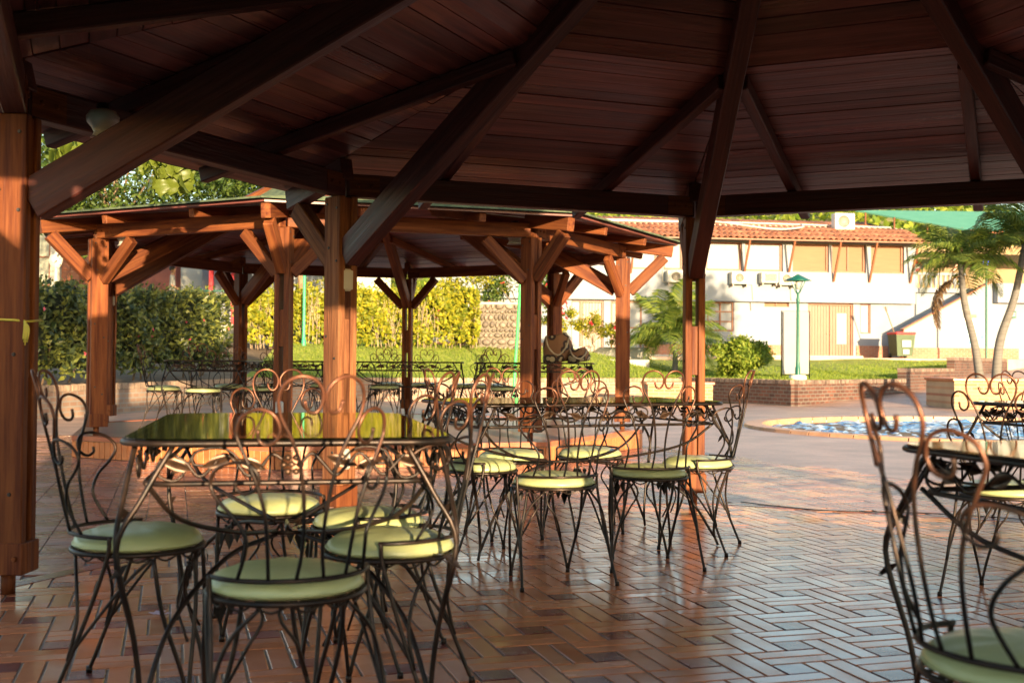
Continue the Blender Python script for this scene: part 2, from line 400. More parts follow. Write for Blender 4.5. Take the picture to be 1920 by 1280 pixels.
F += [(0, 1 + k, 1 + (k + 1) % n) for k in range(n)]
for j in range(NR - 1):
    for k in range(n): F.append((1 + j * n + k, 1 + (j + 1) * n + k, 1 + (j + 1) * n + (k + 1) % n, 1 + j * n + (k + 1) % n))
mb.add(V, F, True); tag(mb.build('pool_water', WATER, pool))

def oct_in(x, y, c, ang, ap):
    for k in range(8):
        t = ang + PI / 8 + k * PI / 4
        if (x - c[0]) * math.cos(t) + (y - c[1]) * math.sin(t) > ap: return False
    return True
def clip_oct(poly, c, ang, ap):
    for k in range(8):
        t = ang + PI / 8 + k * PI / 4; nx, ny = math.cos(t), math.sin(t); out = []
        d = [(x - c[0]) * nx + (y - c[1]) * ny - ap for x, y in poly]
        for i in range(len(poly)):
            j = (i + 1) % len(poly)
            if d[i] <= 0: out.append(poly[i])
            if (d[i] <= 0) != (d[j] <= 0):
                f = d[i] / (d[i] - d[j]); out.append((poly[i][0] + f * (poly[j][0] - poly[i][0]), poly[i][1] + f * (poly[j][1] - poly[i][1])))
        poly = out
        if len(poly) < 3: return []
    return poly
def octo(c, ang, r): return [(c[0] + r * math.cos(ang + k * PI / 4), c[1] + r * math.sin(ang + k * PI / 4)) for k in range(8)]

# ---- gazebo floor: pinwheel tiles
FA = R(16.7); FR = 3.2; FAP = FR * math.cos(PI / 8)
floor = tag(MB().prism(octo(G1, G1A, FR), -.03, -.0045).build('gazebo_floor', GROUT), kind='structure')
TL, TW = .255, .072; TA = TL - 2 * TW; GP = .0046
def tile_mesh(name, l, wd, m):
    mb = MB(); x, y = l / 2 - GP, wd / 2 - GP
    V = [(-x, -y, -.009), (x, -y, -.009), (x, y, -.009), (-x, y, -.009), (-x, -y, -.0012), (x, -y, -.0012), (x, y, -.0012), (-x, y, -.0012)]
    e = .0018
    V += [(-x + e, -y + e, 0), (x - e, -y + e, 0), (x - e, y - e, 0), (-x + e, y - e, 0)]
    F = [(0, 1, 5, 4), (1, 2, 6, 5), (2, 3, 7, 6), (3, 0, 4, 7), (4, 5, 9, 8), (5, 6, 10, 9), (6, 7, 11, 10), (7, 4, 8, 11), (8, 9, 10, 11)]
    return mb.add(V, F).mesh(name, m)
tm_h = tile_mesh('tile', TL, TW, TILE); tm_d = tile_mesh('tile', TA, TA, TILE_DK)
U = (math.cos(FA), math.sin(FA)); Vd = (math.sin(FA), -math.cos(FA))
cands = []
for i in range(-40, 41):
    for j in range(-40, 41):
        ox = i * TL - j * 2 * TW; oy = i * 2 * TW + j * TL
        for (cx, cy, l, wd, q, dark) in ((TW / 2, TL / 2, TL, TW, 1, 0), (TW * 1.5, TL / 2, TL, TW, 1, 0), (2 * TW + TA / 2, 2 * TW + TA / 2, TA, TA, 0, 1),
                                       (2 * TW + TL / 2, TW / 2, TL, TW, 0, 0), (2 * TW + TL / 2, TW * 1.5, TL, TW, 0, 0)):
            a, b = ox + cx, oy + cy
            X = G1[0] + a * U[0] + b * Vd[0]; Y = G1[1] + a * U[1] + b * Vd[1]
            if math.hypot(X - G1[0], Y - G1[1]) < FR + .2 and Y > .2: cands.append((X, Y, l, wd, q, dark))
vis = []
rest = []
for c in cands:
    p = proj(c[0], c[1], 0)
    ok = p and -30 < p[0] < 1950 and p[1] < 1300 and oct_in(c[0], c[1], G1, G1A, FAP - .2)
    (vis if ok else rest).append(c)
vis.sort(key=lambda c: c[1])
rest += vis[300:]; vis = vis[:300]
for (X, Y, l, wd, q, dark) in vis:
    o = ob('tile', tm_d if dark else tm_h, floor)
    o.location = (X, Y, random.uniform(-.0008, .0006)); o.rotation_euler = (random.gauss(0, .0012), random.gauss(0, .0012), FA + (PI / 2 if q else 0))
def flat_tiles(mb, X, Y, l, wd, ang, clip=None, gp=GP, z=0):
    x, y = l / 2 - gp, wd / 2 - gp
    P = [(X + rot2(a, b, ang)[0], Y + rot2(a, b, ang)[1]) for a, b in ((-x, -y), (x, -y), (x, y), (-x, y))]
    if clip: P = clip_oct(P, *clip)
    if len(P) >= 3:
        n = len(P); dz = random.uniform(-.0008, .0005); gx, gy = random.gauss(0, .0012), random.gauss(0, .0012)
        top = [(a, b, z + dz + gx * (a - X) + gy * (b - Y)) for a, b in P]
        mb.add([(a, b, z - .009) for a, b in P] + top, [tuple(range(n, 2 * n))] + [(i, (i + 1) % n, n + (i + 1) % n, n + i) for i in range(n)])
mbl, mbd = MB(), MB()
for (X, Y, l, wd, q, dark) in rest: flat_tiles(mbd if dark else mbl, X, Y, l, wd, FA + (PI / 2 if q else 0), (G1, G1A, FAP))
tag(mbl.build('floor_tiles', TILE_ISL, floor), kind='stuff'); tag(mbd.build('maroon_floor_tiles', TILE_DK_ISL, floor), kind='stuff')
mb = MB()
for k in range(8):
    P = []
    for r, da in ((FR, 0), (FR, 1), (FR + .1, 1), (FR + .1, 0)):
        a = G1A + (k + da) * PI / 4; P.append((G1[0] + r * math.cos(a), G1[1] + r * math.sin(a)))
    mb.prism(P, -.02, .002)
mb.build('floor_border', TILE_DK_ISL, floor)
# ---- outer paving: stacked rows of narrow pavers round the gazebo
opoly = [(-9, -6), (7, -6), (7, 4), (4.4, 7.2), (2.25, 11.4), (.9, 14), (-9, 14)]
pav = tag(MB().sheet(opoly, -.009).build('paving', GROUT), kind='structure')
def in_poly(x, y, P):
    c = False
    for i in range(len(P)):
        x1, y1 = P[i]; x2, y2 = P[i - 1]
        if (y1 > y) != (y2 > y) and x < (x2 - x1) * (y - y1) / (y2 - y1) + x1: c = not c
    return c
mb = MB()
for i in range(-50, 50):
    sh = random.uniform(0, .08)
    for j in range(-150, 150):
        a, b = i * .235, j * .082 + sh
        X = G1[0] + a * U[0] + b * Vd[0]; Y = G1[1] + a * U[1] + b * Vd[1]
        if Y < 3.3 or not in_poly(X, Y, opoly) or oct_in(X, Y, G1, G1A, FAP + .06): continue
        if oct_in(X, Y, G2, G2A, 3.2 * math.cos(PI / 8) - .1): continue
        p = proj(X, Y, 0)
        if p is None or p[0] < -120 or p[0] > 2040: continue
        flat_tiles(mb, X, Y, .235, .082, FA, None, .003)
tag(mb.build('pavers', PAVER_ISL, pav), kind='stuff')

# ================================================================== GAZEBOS
POST_CACHE = {}
def gazebo(c, RR, A0, z0, label, laterals, single_planks):
    root = thing('gazebo', label, 'gazebo', (c[0], c[1], z0))
    ap = RR * math.cos(PI / 8)
    BB, BT = 1.905, 2.04
    m1, m2, rk = (.24 if single_planks else .15), .70, ap * .487
    def zp(r):
        zk = 2.13 + m1 * (ap - rk)
        return 2.13 + m1 * (ap - r) if r >= rk else zk + m2 * (rk - r)
    c8 = math.cos(PI / 8)
    def P(k, r, z, dt=0):
        a = A0 + k * PI / 4
        return Vector((r * math.cos(a) - dt * math.sin(a), r * math.sin(a) + dt * math.cos(a), z))
    WB = WOOD_SHADE if single_planks else WOOD
    pm = MB(); 
    for sy in (-1, 1): pm.bbox(.10, BB - .002, .02 if sy > 0 else -.065, .065 if sy > 0 else -.02, -.08, .08, .005)
    for (x0, x1, hz) in ((.12, .52, .06), (.86, 1.18, .065), (1.55, BB - .01, .068)): pm.box(x0, x1, -.0195, .0195, -hz, hz)
    pmesh = pm.mesh('post', WOOD); pmesh_r = pm.mesh('post', WOOD_ROUGH)
    sh = MB().bbox(.085, .21, -.075, .075, -.09, .09, .004)
    for sy in (-1, 1):
        for z in (-.06, .06):
            T = Matrix.Translation((.15, sy * .075, z)) @ Matrix.Rotation(-sy * PI / 2, 4, 'X')
            bm_ = MB().lathe([(0, .012), (.008, .012), (.011, .006), (.012, 0)], 8); sh.add([T @ Vector(v) for v in bm_.v], bm_.f)
    shm = sh.mesh('post_shoe', WOOD)
    bo = MB()
    for (x, z) in ((.40, .03), (.47, -.04), (.95, .04), (1.08, -.05), (1.52, .05), (1.60, -.03), (1.83, .05), (1.86, -.05)):
        for sy in (-1, 1):
            T = Matrix.Translation((x, sy * .065, z)) @ Matrix.Rotation(-sy * PI / 2, 4, 'X')
            b_ = MB().lathe([(0, .006), (.006, .006), (.008, .003), (.0085, 0)], 8); bo.add([T @ Vector(v) for v in b_.v], b_.f)
    bom = bo.mesh('bolts', BOLT)
    ft = MB().tube([(0, 0, 0), (.09, 0, 0)], .028, 10, sub=1).mesh('footing', WOOD)
    for k in range(8):
        a = A0 + k * PI / 4
        T = Matrix(((0, -math.sin(a), -math.cos(a), RR * math.cos(a)), (0, math.cos(a), -math.sin(a), RR * math.sin(a)), (1, 0, 0, 0), (0, 0, 0, 1)))
        po = ob('post', pmesh_r if (single_planks and k == 7) else pmesh, root, M=T)
        s_ = ob('post_shoe', shm, po); ob('footing', ft, po); tag(ob('bolts', bom, po), kind='stuff')
        # long inclined strut from post to the kink of the roof, eave brace, knee braces
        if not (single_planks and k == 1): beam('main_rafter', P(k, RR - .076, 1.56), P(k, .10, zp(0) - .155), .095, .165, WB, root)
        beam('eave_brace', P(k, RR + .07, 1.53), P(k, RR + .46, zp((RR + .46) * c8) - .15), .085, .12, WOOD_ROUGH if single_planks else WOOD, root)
        e = RR * math.sin(PI / 8)
        if laterals:
            for sg in (-1, 1):
                am = A0 + k * PI / 4 + sg * (PI / 2 + PI / 8) ; d = Vector((math.cos(am), math.sin(am), 0))
                p = P(k, RR, 0)
                beam('knee_brace', p + d * .07 + Vector((0, 0, 1.50)), p + d * .45 + Vector((0, 0, BB - .02)), .075, .10, WOOD, root)
        # ring beam
        p, q = P(k, RR, (BB + BT) / 2), P(k + 1, RR, (BB + BT) / 2); dd = (q - p).normalized()
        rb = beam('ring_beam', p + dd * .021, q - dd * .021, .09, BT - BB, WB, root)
        # joint plates with bolts
        for (base, sg) in ((p + dd * .04, 1), (q - dd * .22, 1)):
            T, _ = frame(base, base + dd)
            pl = MB()
            for sy in (-1, 1):
                pl.box(0, .18, sy * .0465 - .0015, sy * .0465 + .0015, -.06, .06)
                for x in (.05, .13):
                    T2 = Matrix.Translation((x, sy * .048, 0)) @ Matrix.Rotation(-sy * PI / 2, 4, 'X')
                    b_ = MB().lathe([(0, .01), (.008, .01), (.011, .005), (.012, 0)], 8); pl.add([T2 @ Vector(v) for v in b_.v], b_.f)
            pl.build('joint_plate', WOOD, root, M=T)
        # hips
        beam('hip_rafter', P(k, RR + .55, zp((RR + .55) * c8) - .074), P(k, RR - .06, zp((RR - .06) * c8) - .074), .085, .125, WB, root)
        # jack rafters with tails
        am = A0 + (k + .5) * PI / 4
        off = e * 2 * .23
        for sg in (-1, 1):
            def J(r, z): return Vector((r * math.cos(am) - sg * off * math.sin(am), r * math.sin(am) + sg * off * math.cos(am), z))
            r1 = (off + .055) / math.tan(PI / 8)
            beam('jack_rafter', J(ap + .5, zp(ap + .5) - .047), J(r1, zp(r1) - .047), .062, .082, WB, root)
    MB().lathe([(0, zp(0) - .28), (.07, zp(0) - .27), (.10, zp(0) - .22), (.10, zp(0) - .06), (0, zp(0) - .06)], 8).build('apex_block', WOOD, root)
    # boards
    edges = []
    r = ap + .56
    while r > rk + .06: edges.append((r, max(rk, r - .103 + random.uniform(-.006, .006)))); r = edges[-1][1]
    if r > rk + 1e-3: edges[-1] = (edges[-1][0], rk)
    r = rk; nu = 17
    for i in range(nu): edges.append((rk * (1 - i / nu), rk * (1 - (i + 1) / nu)))
    t8 = math.tan(PI / 8)
    def plank(mb, r0, r1, T=None):
        g = .0025; a, b = r0 - g, r1 + g
        if b < .005: b = .005
        z0_, z1_ = zp(a), zp(b) if b >= rk or a < rk else zp(rk)
        th = .022; ha, hb = a * t8 - .004, b * t8 - .004
        if hb < .002: hb = .002
        V = [(-ha, a, z0_), (ha, a, z0_), (hb, b, z1_), (-hb, b, z1_)]
        V = [Vector(v) for v in V + [(x, y, z + th) for x, y, z in V]]
        if T is not None: V = [T @ v for v in V]
        mb.add(V, [(0, 1, 2, 3), (7, 6, 5, 4), (0, 4, 5, 1), (1, 5, 6, 2), (2, 6, 7, 3), (3, 7, 4, 0)])
    if single_planks:
        for (r0, r1) in edges:
            mb = MB(); plank(mb, r0, r1); me = mb.mesh('roof_board', PLANK)
            for k in range(8):
                o = ob('roof_board', me, root); o.rotation_euler = (0, 0, A0 + (k + .5) * PI / 4 - PI / 2); o.location.z = random.uniform(0, .006)
    else:
        for k in range(8):
            mb = MB()
            for (r0, r1) in edges: plank(mb, r0, r1, Matrix.Translation((0, 0, random.uniform(0, .005))))
            o = mb.build('roof_boards', PLANK_ISL, root); o.rotation_euler = (0, 0, A0 + (k + .5) * PI / 4 - PI / 2); tag(o, kind='stuff')
    # shingle covering with a ragged edge, in courses
    for k in range(8):
        mb = MB(); rs = [ap + .62, ap + .4, ap + .2, ap, ap - .35, ap - .7, rk, rk * .66, rk * .33, .02]
        for i in range(len(rs) - 1):
            a, b = rs[i], rs[i + 1] - (.02 if i < len(rs) - 2 else 0); n = 14
            V = []
            for j in range(n + 1):
                f = -1 + 2 * j / n; ra = a + random.uniform(-.012, .012)
                for (rr, dz) in ((ra, .034), (b, .036), (ra, .050), (b, .046)):
                    V.append((f * rr * t8, rr, zp(rr) + dz + i * .002))
            F = []
            for j in range(n):
                o = j * 4; q = o + 4
                F += [(o, q, q + 1, o + 1), (o + 2, o + 3, q + 3, q + 2), (o, o + 2, q + 2, q)]
            mb.add(V, F)
        o = mb.build('shingles', SHING, root); o.rotation_euler = (0, 0, A0 + (k + .5) * PI / 4 - PI / 2); tag(o, kind='stuff')
    return root
gaz1 = gazebo(G1, G1R, G1A, 0, 'near dark timber gazebo whose plank ceiling spans the whole top of the photo', False, True)
gaz2 = gazebo(G2, G2R, G2A, G2Z, 'further timber gazebo on a raised orange-tiled plinth, sunlit braces, green shingle roof', True, False)

# plinth of the second gazebo
PLR = 3.2
plin = thing('gazebo_plinth', 'raised octagonal plinth with orange upright riser tiles under the further gazebo', 'plinth', (G2[0], G2[1], 0))
MB().prism(octo((0, 0), G2A, PLR - .012), -.02, G2Z - .035).build('plinth_core', GROUT, plin)
MB().prism(octo((0, 0), G2A, PLR - .13), G2Z - .05, G2Z).build('plinth_floor', brickmat('plinth_tiles', (.50, .27, .19), (.42, .22, .15), (.36, .27, .2), .24, .08, .3, .005, 'xy'), plin)
rt = MB().bbox(-.033, .033, -.004, .010, .004, .158, .002).mesh('riser_tile', RISER)
side = 2 * PLR * math.sin(PI / 8); nt_ = 34
for k in range(8):
    a = G2A + (k + .5) * PI / 4; apl = PLR * math.cos(PI / 8)
    p = [Vector(((r) * math.cos(G2A + kk * PI / 4), (r) * math.sin(G2A + kk * PI / 4), 0)) for r in (PLR + .015, PLR - .13) for kk in (k, k + 1)]
    mb = MB(); z0, z1 = G2Z - .036, G2Z + .006
    V = [Vector((*q.xy, z)) for z in (z0, z1) for q in (p[0], p[1], p[3], p[2])]
    mb.add(V, [(3, 2, 1, 0), (4, 5, 6, 7), (0, 1, 5, 4), (1, 2, 6, 5), (2, 3, 7, 6), (3, 0, 4, 7)])
    mb.build('coping', RED, plin)
    mid = Vector((apl * math.cos(a), apl * math.sin(a), 0)); tg = Vector((-math.sin(a), math.cos(a), 0))
    if (mid + Vector((*G2, 0))).y > G2[1] + 1.6: continue
    for i in range(nt_):
        q = mid + tg * ((i + .5) / nt_ - .5) * side
        o = ob('riser_tile', rt, plin); o.location = q; o.rotation_euler = (0, 0, a - PI / 2)

# ================================================================== FURNITURE
def make_chair():
    t = thing('garden_chair', 'x', 'chair')
    cu = MB(); prof = [(0, .414), (.150, .413), (.168, .415), (.1745, .421), (.1745, .428), (.169, .438), (.156, .448), (.136, .456), (.10, .463), (.05, .467), (0, .468)]
    cu.lathe(prof, 40)
    ro = random.Random(3)
    cu.v = [(x * (1 + .008 * math.sin(7 * math.atan2(y, x))), y * (1 + .008 * math.sin(5 * math.atan2(y, x) + 1)), z + (.0022 * math.sin(9 * math.atan2(y, x) + 2) * (math.hypot(x, y) / .17) - .004 * math.exp(-((x - .03) ** 2 + (y + .02) ** 2) / .006) if z > .43 else 0)) for x, y, z in cu.v]
    cuo = cu.build('seat_cushion', VINYL, t)
    MB().tube([(.1752 * math.cos(2 * PI * k / 36), .1752 * math.sin(2 * PI * k / 36), .4235 + .0012 * math.sin(k * 2.3)) for k in range(36)], .0028, 5, True, 1).build('piping', VINYL, cuo)
    sf = MB()
    sf.tube([(.179 * math.cos(2 * PI * k / 28), .179 * math.sin(2 * PI * k / 28), .408) for k in range(28)], .0068, 6, True, 1)
    for i in range(-3, 4):
        x = i * .045; h = math.sqrt(.179 ** 2 - x * x)
        sf.tube([(x, -h, .409), (x, h, .409)], .003, 5, sub=1); sf.tube([(-h, x, .411), (h, x, .411)], .003, 5, sub=1)
    for k in range(14):                                              # scalloped wire under the cushion
        a = 2 * PI * k / 14
        sf.tube([(.176 * math.cos(a), .176 * math.sin(a), .405), (.168 * math.cos(a + .2), .168 * math.sin(a + .2), .388), (.176 * math.cos(a + .42), .176 * math.sin(a + .42), .405)], .003, 5, sub=3)
    sf.build('seat_frame', IRON, t)
    # backrest: hoop with six scrolled rods
    hp = MB(); HR, HZ = .184, .455
    arc = [(HR * math.sin(R(a)), -HR * math.cos(R(a)), HZ + .004 * math.cos(R(a))) for a in range(-80, 81, 16)]
    hp.tube(arc, .0057, 7, sub=3)
    back = hp.build('backrest', IRON, t)
    inner = [(.031, .49), (.022, .555), (.025, .64), (.040, .735), (.064, .797), (.084, .835), (.093, .873), (.084, .907), (.057, .924), (.026, .919), (.006, .896), (.0045, .869), (.016, .849), (.034, .852), (.042, .874)]
    middle = [(.086, .49), (.094, .565), (.105, .640), (.127, .710), (.157, .780), (.164, .807), (.157, .838), (.130, .855), (.101, .845), (.086, .815), (.092, .789), (.110, .780), (.124, .790), (.127, .812)]
    outer = [(.142, .49), (.134, .548), (.136, .583), (.158, .622), (.188, .660), (.200, .694), (.192, .725), (.166, .741), (.138, .737), (.120, .714), (.122, .688), (.140, .675), (.157, .684), (.160, .700)]
    for path in (inner, middle, outer):
        for sg in (-1, 1):
            pts = []
            for i, (u, v) in enumerate(path):
                if i == 0: pts.append((sg * u, -math.sqrt(HR * HR - u * u), HZ + .003)); continue
                br = .228 - math.sqrt(.228 ** 2 - u * u)
                pts.append((sg * u, -(HR + .235 * (v - .49) - br), v - .025))
            MB().tube(pts, .0043, 6, sub=4).build('scroll_rod', SCROLL, back)
    for sg in (-1, 1):                                               # rear legs
        lg = MB()
        lg.tube([(sg * .181, -.032, HZ), (sg * .184, -.036, .452), (sg * .183, -.042, .40), (sg * .190, -.09, .25), (sg * .205, -.155, .08), (sg * .213, -.185, .006)], .006, 7, sub=4)
        lg.tube([(sg * .10, -.145, .398), (sg * .16, -.125, .33), (sg * .19, -.115, .24), (sg * .200, -.135, .14)], .0048, 6, sub=4)
        lg.tube([(sg * .165, .07, .398), (sg * .178, .01, .34), (sg * .188, -.06, .25), (sg * .198, -.125, .16)], .0048, 6, sub=4)
        lg.tube([(sg * .213, -.185, 0), (sg * .2125, -.184, .018)], .0095, 8, sub=1)
        lg.build('leg', IRON, t)
    for sg in (-1, 1):                                               # front legs, each a V of two rods
        lg = MB(); ft = (sg * .135, .165, .006)
        lg.tube([(sg * .055, .168, .398), (sg * .075, .172, .25), (sg * .115, .167, .10), ft], .006, 6, sub=4)
        lg.tube([(sg * .165, .075, .398), (sg * .165, .10, .25), (sg * .147, .145, .10), ft], .006, 6, sub=4)
        lg.tube([(ft[0], ft[1], 0), (ft[0], ft[1], .02)], .0095, 8, sub=1)
        lg.tube([(sg * .06, .16, .398), (sg * .02, .13, .32), (sg * .06, .12, .25), (sg * .098, .155, .16)], .0042, 6, sub=4)
        lg.build('leg', IRON, t)
        lf = MB()
        for (dx, dy, L, W) in ((0, 0, .075, .032), (.028, .012, .055, .026), (-.026, .01, .05, .024)):
            for s2 in (0, 1):
                lf.leaf((sg * .115 + dx, .155 + dy, .375), (dx * .5, .25 + dy, -1), (0, 1, .2 if s2 else .5), L, W, .2)
        for q in range(5):
            a = q * 2 * PI / 5; lf.lathe([(0, -.006), (.007, 0), (0, .006)], 6, (sg * .115 + .011 * math.cos(a), .16, .382 + .011 * math.sin(a)))
        lf.build('leaf_ornament', IRON_DK, t)
    return t
chair0 = make_chair()
chair_used = False
def chair(x, y, yaw, label, group, z=0):
    global chair_used
    o = chair0 if not chair_used else copy_tree(chair0); chair_used = True
    o.location = (x, y, z); o.rotation_euler = (0, 0, R(yaw)); tag(o, label, 'chair', group)
    return o

def rrect(hx, hy, r, z, n=6):
    P = []
    for (cx, cy, a0) in ((hx - r, hy - r, 0), (-hx + r, hy - r, 90), (-hx + r, -hy + r, 180), (hx - r, -hy + r, 270)):
        for i in range(n + 1):
            a = R(a0 + 90 * i / n); P.append((cx + r * math.cos(a), cy + r * math.sin(a), z))
    return P
TX, TY, TZ = .71, .415, .74
def make_table():
    t = thing('garden_table', 'x', 'table')
    pg = rrect(TX - .004, TY - .004, .12, 0)
    MB().prism([(x, y) for x, y, z in pg], TZ - .008, TZ).build('glass_top', GLASS, t)
    fr = MB(); fr.tube(rrect(TX, TY, .12, TZ - .012), .008, 8, True, 1)
    fr.tube(rrect(TX - .055, TY - .055, .07, TZ - .115), .0072, 7, True, 1)
    fr.build('frame', IRON, t)
    for sx in (-1, 1):
        for sy in (-1, 1):
            lg = MB()
            for (ax, ay) in ((.03, .13), (.13, .03)):
                lg.tube([(sx * (TX - ax), sy * (TY - ay), TZ - .016), (sx * (TX - ax * .5 + .004), sy * (TY - ay * .5 + .004), .60), (sx * (TX + .004), sy * (TY - .002), .47),
                         (sx * (TX - .045), sy * (TY - .04), .25), (sx * (TX - .065), sy * (TY - .055), .08), (sx * (TX - .05), sy * (TY - .04), .004)], .007, 7, sub=5)
            lg.tube([(sx * (TX - .06), sy * (TY - .06), .63), (sx * .52, sy * .28, .52), (sx * .33, sy * .14, .455), (sx * .12, sy * .035, .425)], .0065, 7, sub=5)
            lg.tube([(sx * .12, sy * .035, .415), (sx * .33, sy * .17, .385), (sx * .52, sy * .30, .25), (sx * (TX - .06), sy * (TY - .05), .04)], .007, 7, sub=5)
            lg.build('leg', IRON, t)
            for q in range(2):
                lf = MB(); p = (sx * (TX - .06 + .05 * q), sy * (TY - .03), .53 - .09 * q)
                lf.leaf(p, (sx * .3, sy * .5, .8 - 1.2 * q), (sx, sy * .2, .2), .06, .022, .1); lf.leaf(p, (sx * .3, sy * .5, .8 - 1.2 * q), (sx, sy * .2, -.3), .06, .022, -.1)
                lf.build('leaf', IRON, t)
    cb = MB(); cb.tube([(-.125, 0, .42), (.125, 0, .42)], .008, 7, sub=1); cb.tube([(-.12, .037, .42), (-.12, -.037, .42)], .007, 6, sub=1); cb.tube([(.12, .037, .42), (.12, -.037, .42)], .007, 6, sub=1)
    cb.build('centre_brace', IRON, t)
    lfm = MB()
    for s2 in (-1, 1):                                                # a folded leaf with some thickness
        lfm.add([(0, 0, 0), (.035, .004, s2 * .019), (.085, 0, 0), (.04, -.008, 0), (.037, .010, s2 * .008)], [(0, 1, 4), (1, 2, 4), (0, 4, 3), (4, 2, 3)], True)
    lfme = lfm.mesh('leaf', BRONZE)
    flm = MB()
    for q in range(6):
        a = q * PI / 3; flm.lathe([(0, -.008), (.007, -.005), (.010, 0), (.007, .006), (0, .009)], 8, (.020 * math.cos(a), 0, .020 * math.sin(a)))
    flm.lathe([(0, -.006), (.014, 0), (0, .01)], 8)
    flme = flm.mesh('flower', BRONZE)
    for (half, dist, rz) in ((TX - .16, TY - .035, PI), (TX - .16, TY - .035, 0), (TY - .13, TX - .035, PI / 2), (TY - .13, TX - .035, -PI / 2)):
        T = Matrix.Rotation(rz, 4, 'Z') @ Matrix.Translation((0, -dist, 0)) if rz in (0, PI) else Matrix.Rotation(rz, 4, 'Z') @ Matrix.Translation((0, -dist, 0))
        v = MB(); z0 = TZ - .068; n = 9
        for sg in (-1, 1):
            v.tube([(sg * (.02 + (half - .02) * i / n), 0, z0 + .028 * math.sin(i * 1.55 + (0 if sg > 0 else .4))) for i in range(n + 1)], .0045, 6, sub=4)
            v.tube([(sg * .1, 0, z0 - .02), (sg * .16, 0, z0 + .04), (sg * .23, 0, z0 + .035), (sg * .24, 0, z0 + .005), (sg * .21, 0, z0)], .004, 5, sub=4)
            v.tube([(sg * (half - .05), 0, z0 + .035), (sg * (half - .01), 0, z0 - .035), (sg * (half + .04), 0, z0 - .02), (sg * (half + .03), 0, z0 + .02)], .004, 5, sub=4)
        vn = v.build('vine', IRON, t, M=T)
        for i, x in enumerate((-.85, -.5, -.22, .3, .55, .9)):
            o = ob('leaf', lfme, vn); o.location = (x * half, -.004, z0 + (.02 if i % 2 else -.012)); o.rotation_euler = (0, (.3 if i % 2 else -.35), PI if i < 3 else 0)
        o = ob('flower', flme, vn); o.location = (0, -.006, z0)
    return t
table0 = make_table(); table_used = False
def table(x, y, ang, label, group, z=0):
    global table_used
    o = table0 if not table_used else copy_tree(table0); table_used = True
    o.location = (x, y, z); o.rotation_euler = (0, 0, R(ang)); tag(o, label, 'table', group)
    return o
GT, GC = 'glass-topped iron tables', 'iron chairs with green cushions'
table(-.69, 3.50, 102, 'glass-topped wrought-iron table nearest on the left, end towards camera', GT)
table(.31, 5.91, 23, 'glass-topped iron table in mid photo between the two gazebo posts', GT)
table(1.51, 2.24, 104, 'glass-topped iron table cut off by the right edge, nearest on the right', GT)
table(3.28, 6.05, 20, 'glass-topped iron table by the pool, behind the right-edge table', GT)
table(-3.2, 12.25, 94, 'dark iron table in front of the shaded hedge, on the far plinth', GT, G2Z)
table(-2.72, 14.5, 90, 'dark iron table on the far plinth half hidden by the rough gazebo post', GT, G2Z)
table(-1.32, 14.25, 3, 'dark iron table on the far plinth in front of the sunny hedge', GT, G2Z)
table(.26, 13.75, 2, 'dark iron table on the far plinth carrying the woven bags', GT, G2Z)
CH_ = [(-.515, 2.61, 27, 'iron chair with its back to camera at the end of the near left table'),
       (-1.05, 3.20, -84, 'iron chair left of the near left table, beside the leftmost post'),
       (-.335, 3.14, 78, 'iron chair right of the near left table, nearer of the two there'),
       (-.45, 3.6, 76, 'iron chair right of the near left table, further of the two there'),
       (-.84, 3.95, 186, 'iron chair facing camera at the far end of the near left table'),
       (.185, 4.86, 20, 'iron chair with back to camera at mid table, left of the two'),
       (.64, 5.26, 7, 'iron chair with back to camera at mid table, right of the two'),
       (.945, 5.76, 70, 'iron chair at the right end of mid table beside the centre-right post'),
       (.44, 6.32, 195, 'iron chair facing camera behind mid table, right of the two'),
       (.00, 6.10, 192, 'iron chair facing camera behind mid table, left of the two'),
       (-.15, 5.50, -72, 'iron chair at the left end of mid table, among the tangled backs'),
       (.885, 1.93, -80, 'large blurred iron chair nearest the camera at the lower right corner'),
       (2.02, 4.62, -36, 'iron chair beyond the right-edge table with blue light on its cushion'),
       (2.5, 4.75, -14, 'iron chair cut by the right edge, in front of the poolside table'),
       (3.22, 6.85, 195, 'iron chair on the pool side of the poolside table, facing camera')]
for x, y, yw, lb in CH_: chair(x, y, yw, lb, GC)
CF_ = [(-3.72, 12.1, -92, 'dark chair left of the table in front of the shaded hedge'),
       (-3.12, 11.45, 2, 'dark chair with back to camera at the table before the shaded hedge'),
       (-2.72, 12.1, 90, 'dark chair right of the table before the shaded hedge, beside a post'),
       (-3.3, 13.2, 182, 'dark chair facing camera behind the table before the shaded hedge'),
       (-2.35, 14.2, 75, 'dark chair beside the half-hidden far table, left of the rough post'),
       (-2.85, 13.6, 10, 'dark chair in front of the half-hidden far table'),
       (-1.52, 13.5, 5, 'chair with sunlit cushion in front of the far table by the sunny hedge'),
       (-1.15, 14.95, 178, 'dark chair facing camera behind the far table by the sunny hedge'),
       (-1.62, 14.95, 184, 'dark chair facing camera at the sunny-hedge table, left of its pair'),
       (-.62, 14.45, 100, 'dark chair at the right end of the far table by the sunny hedge'),
       (-.28, 14.35, 170, 'dark chair between the two right-hand far tables'),
       (-.12, 13.1, -20, 'chair in front of the far table carrying the woven bags')]
for x, y, yw, lb in CF_: chair(x, y, yw, lb, GC, G2Z)

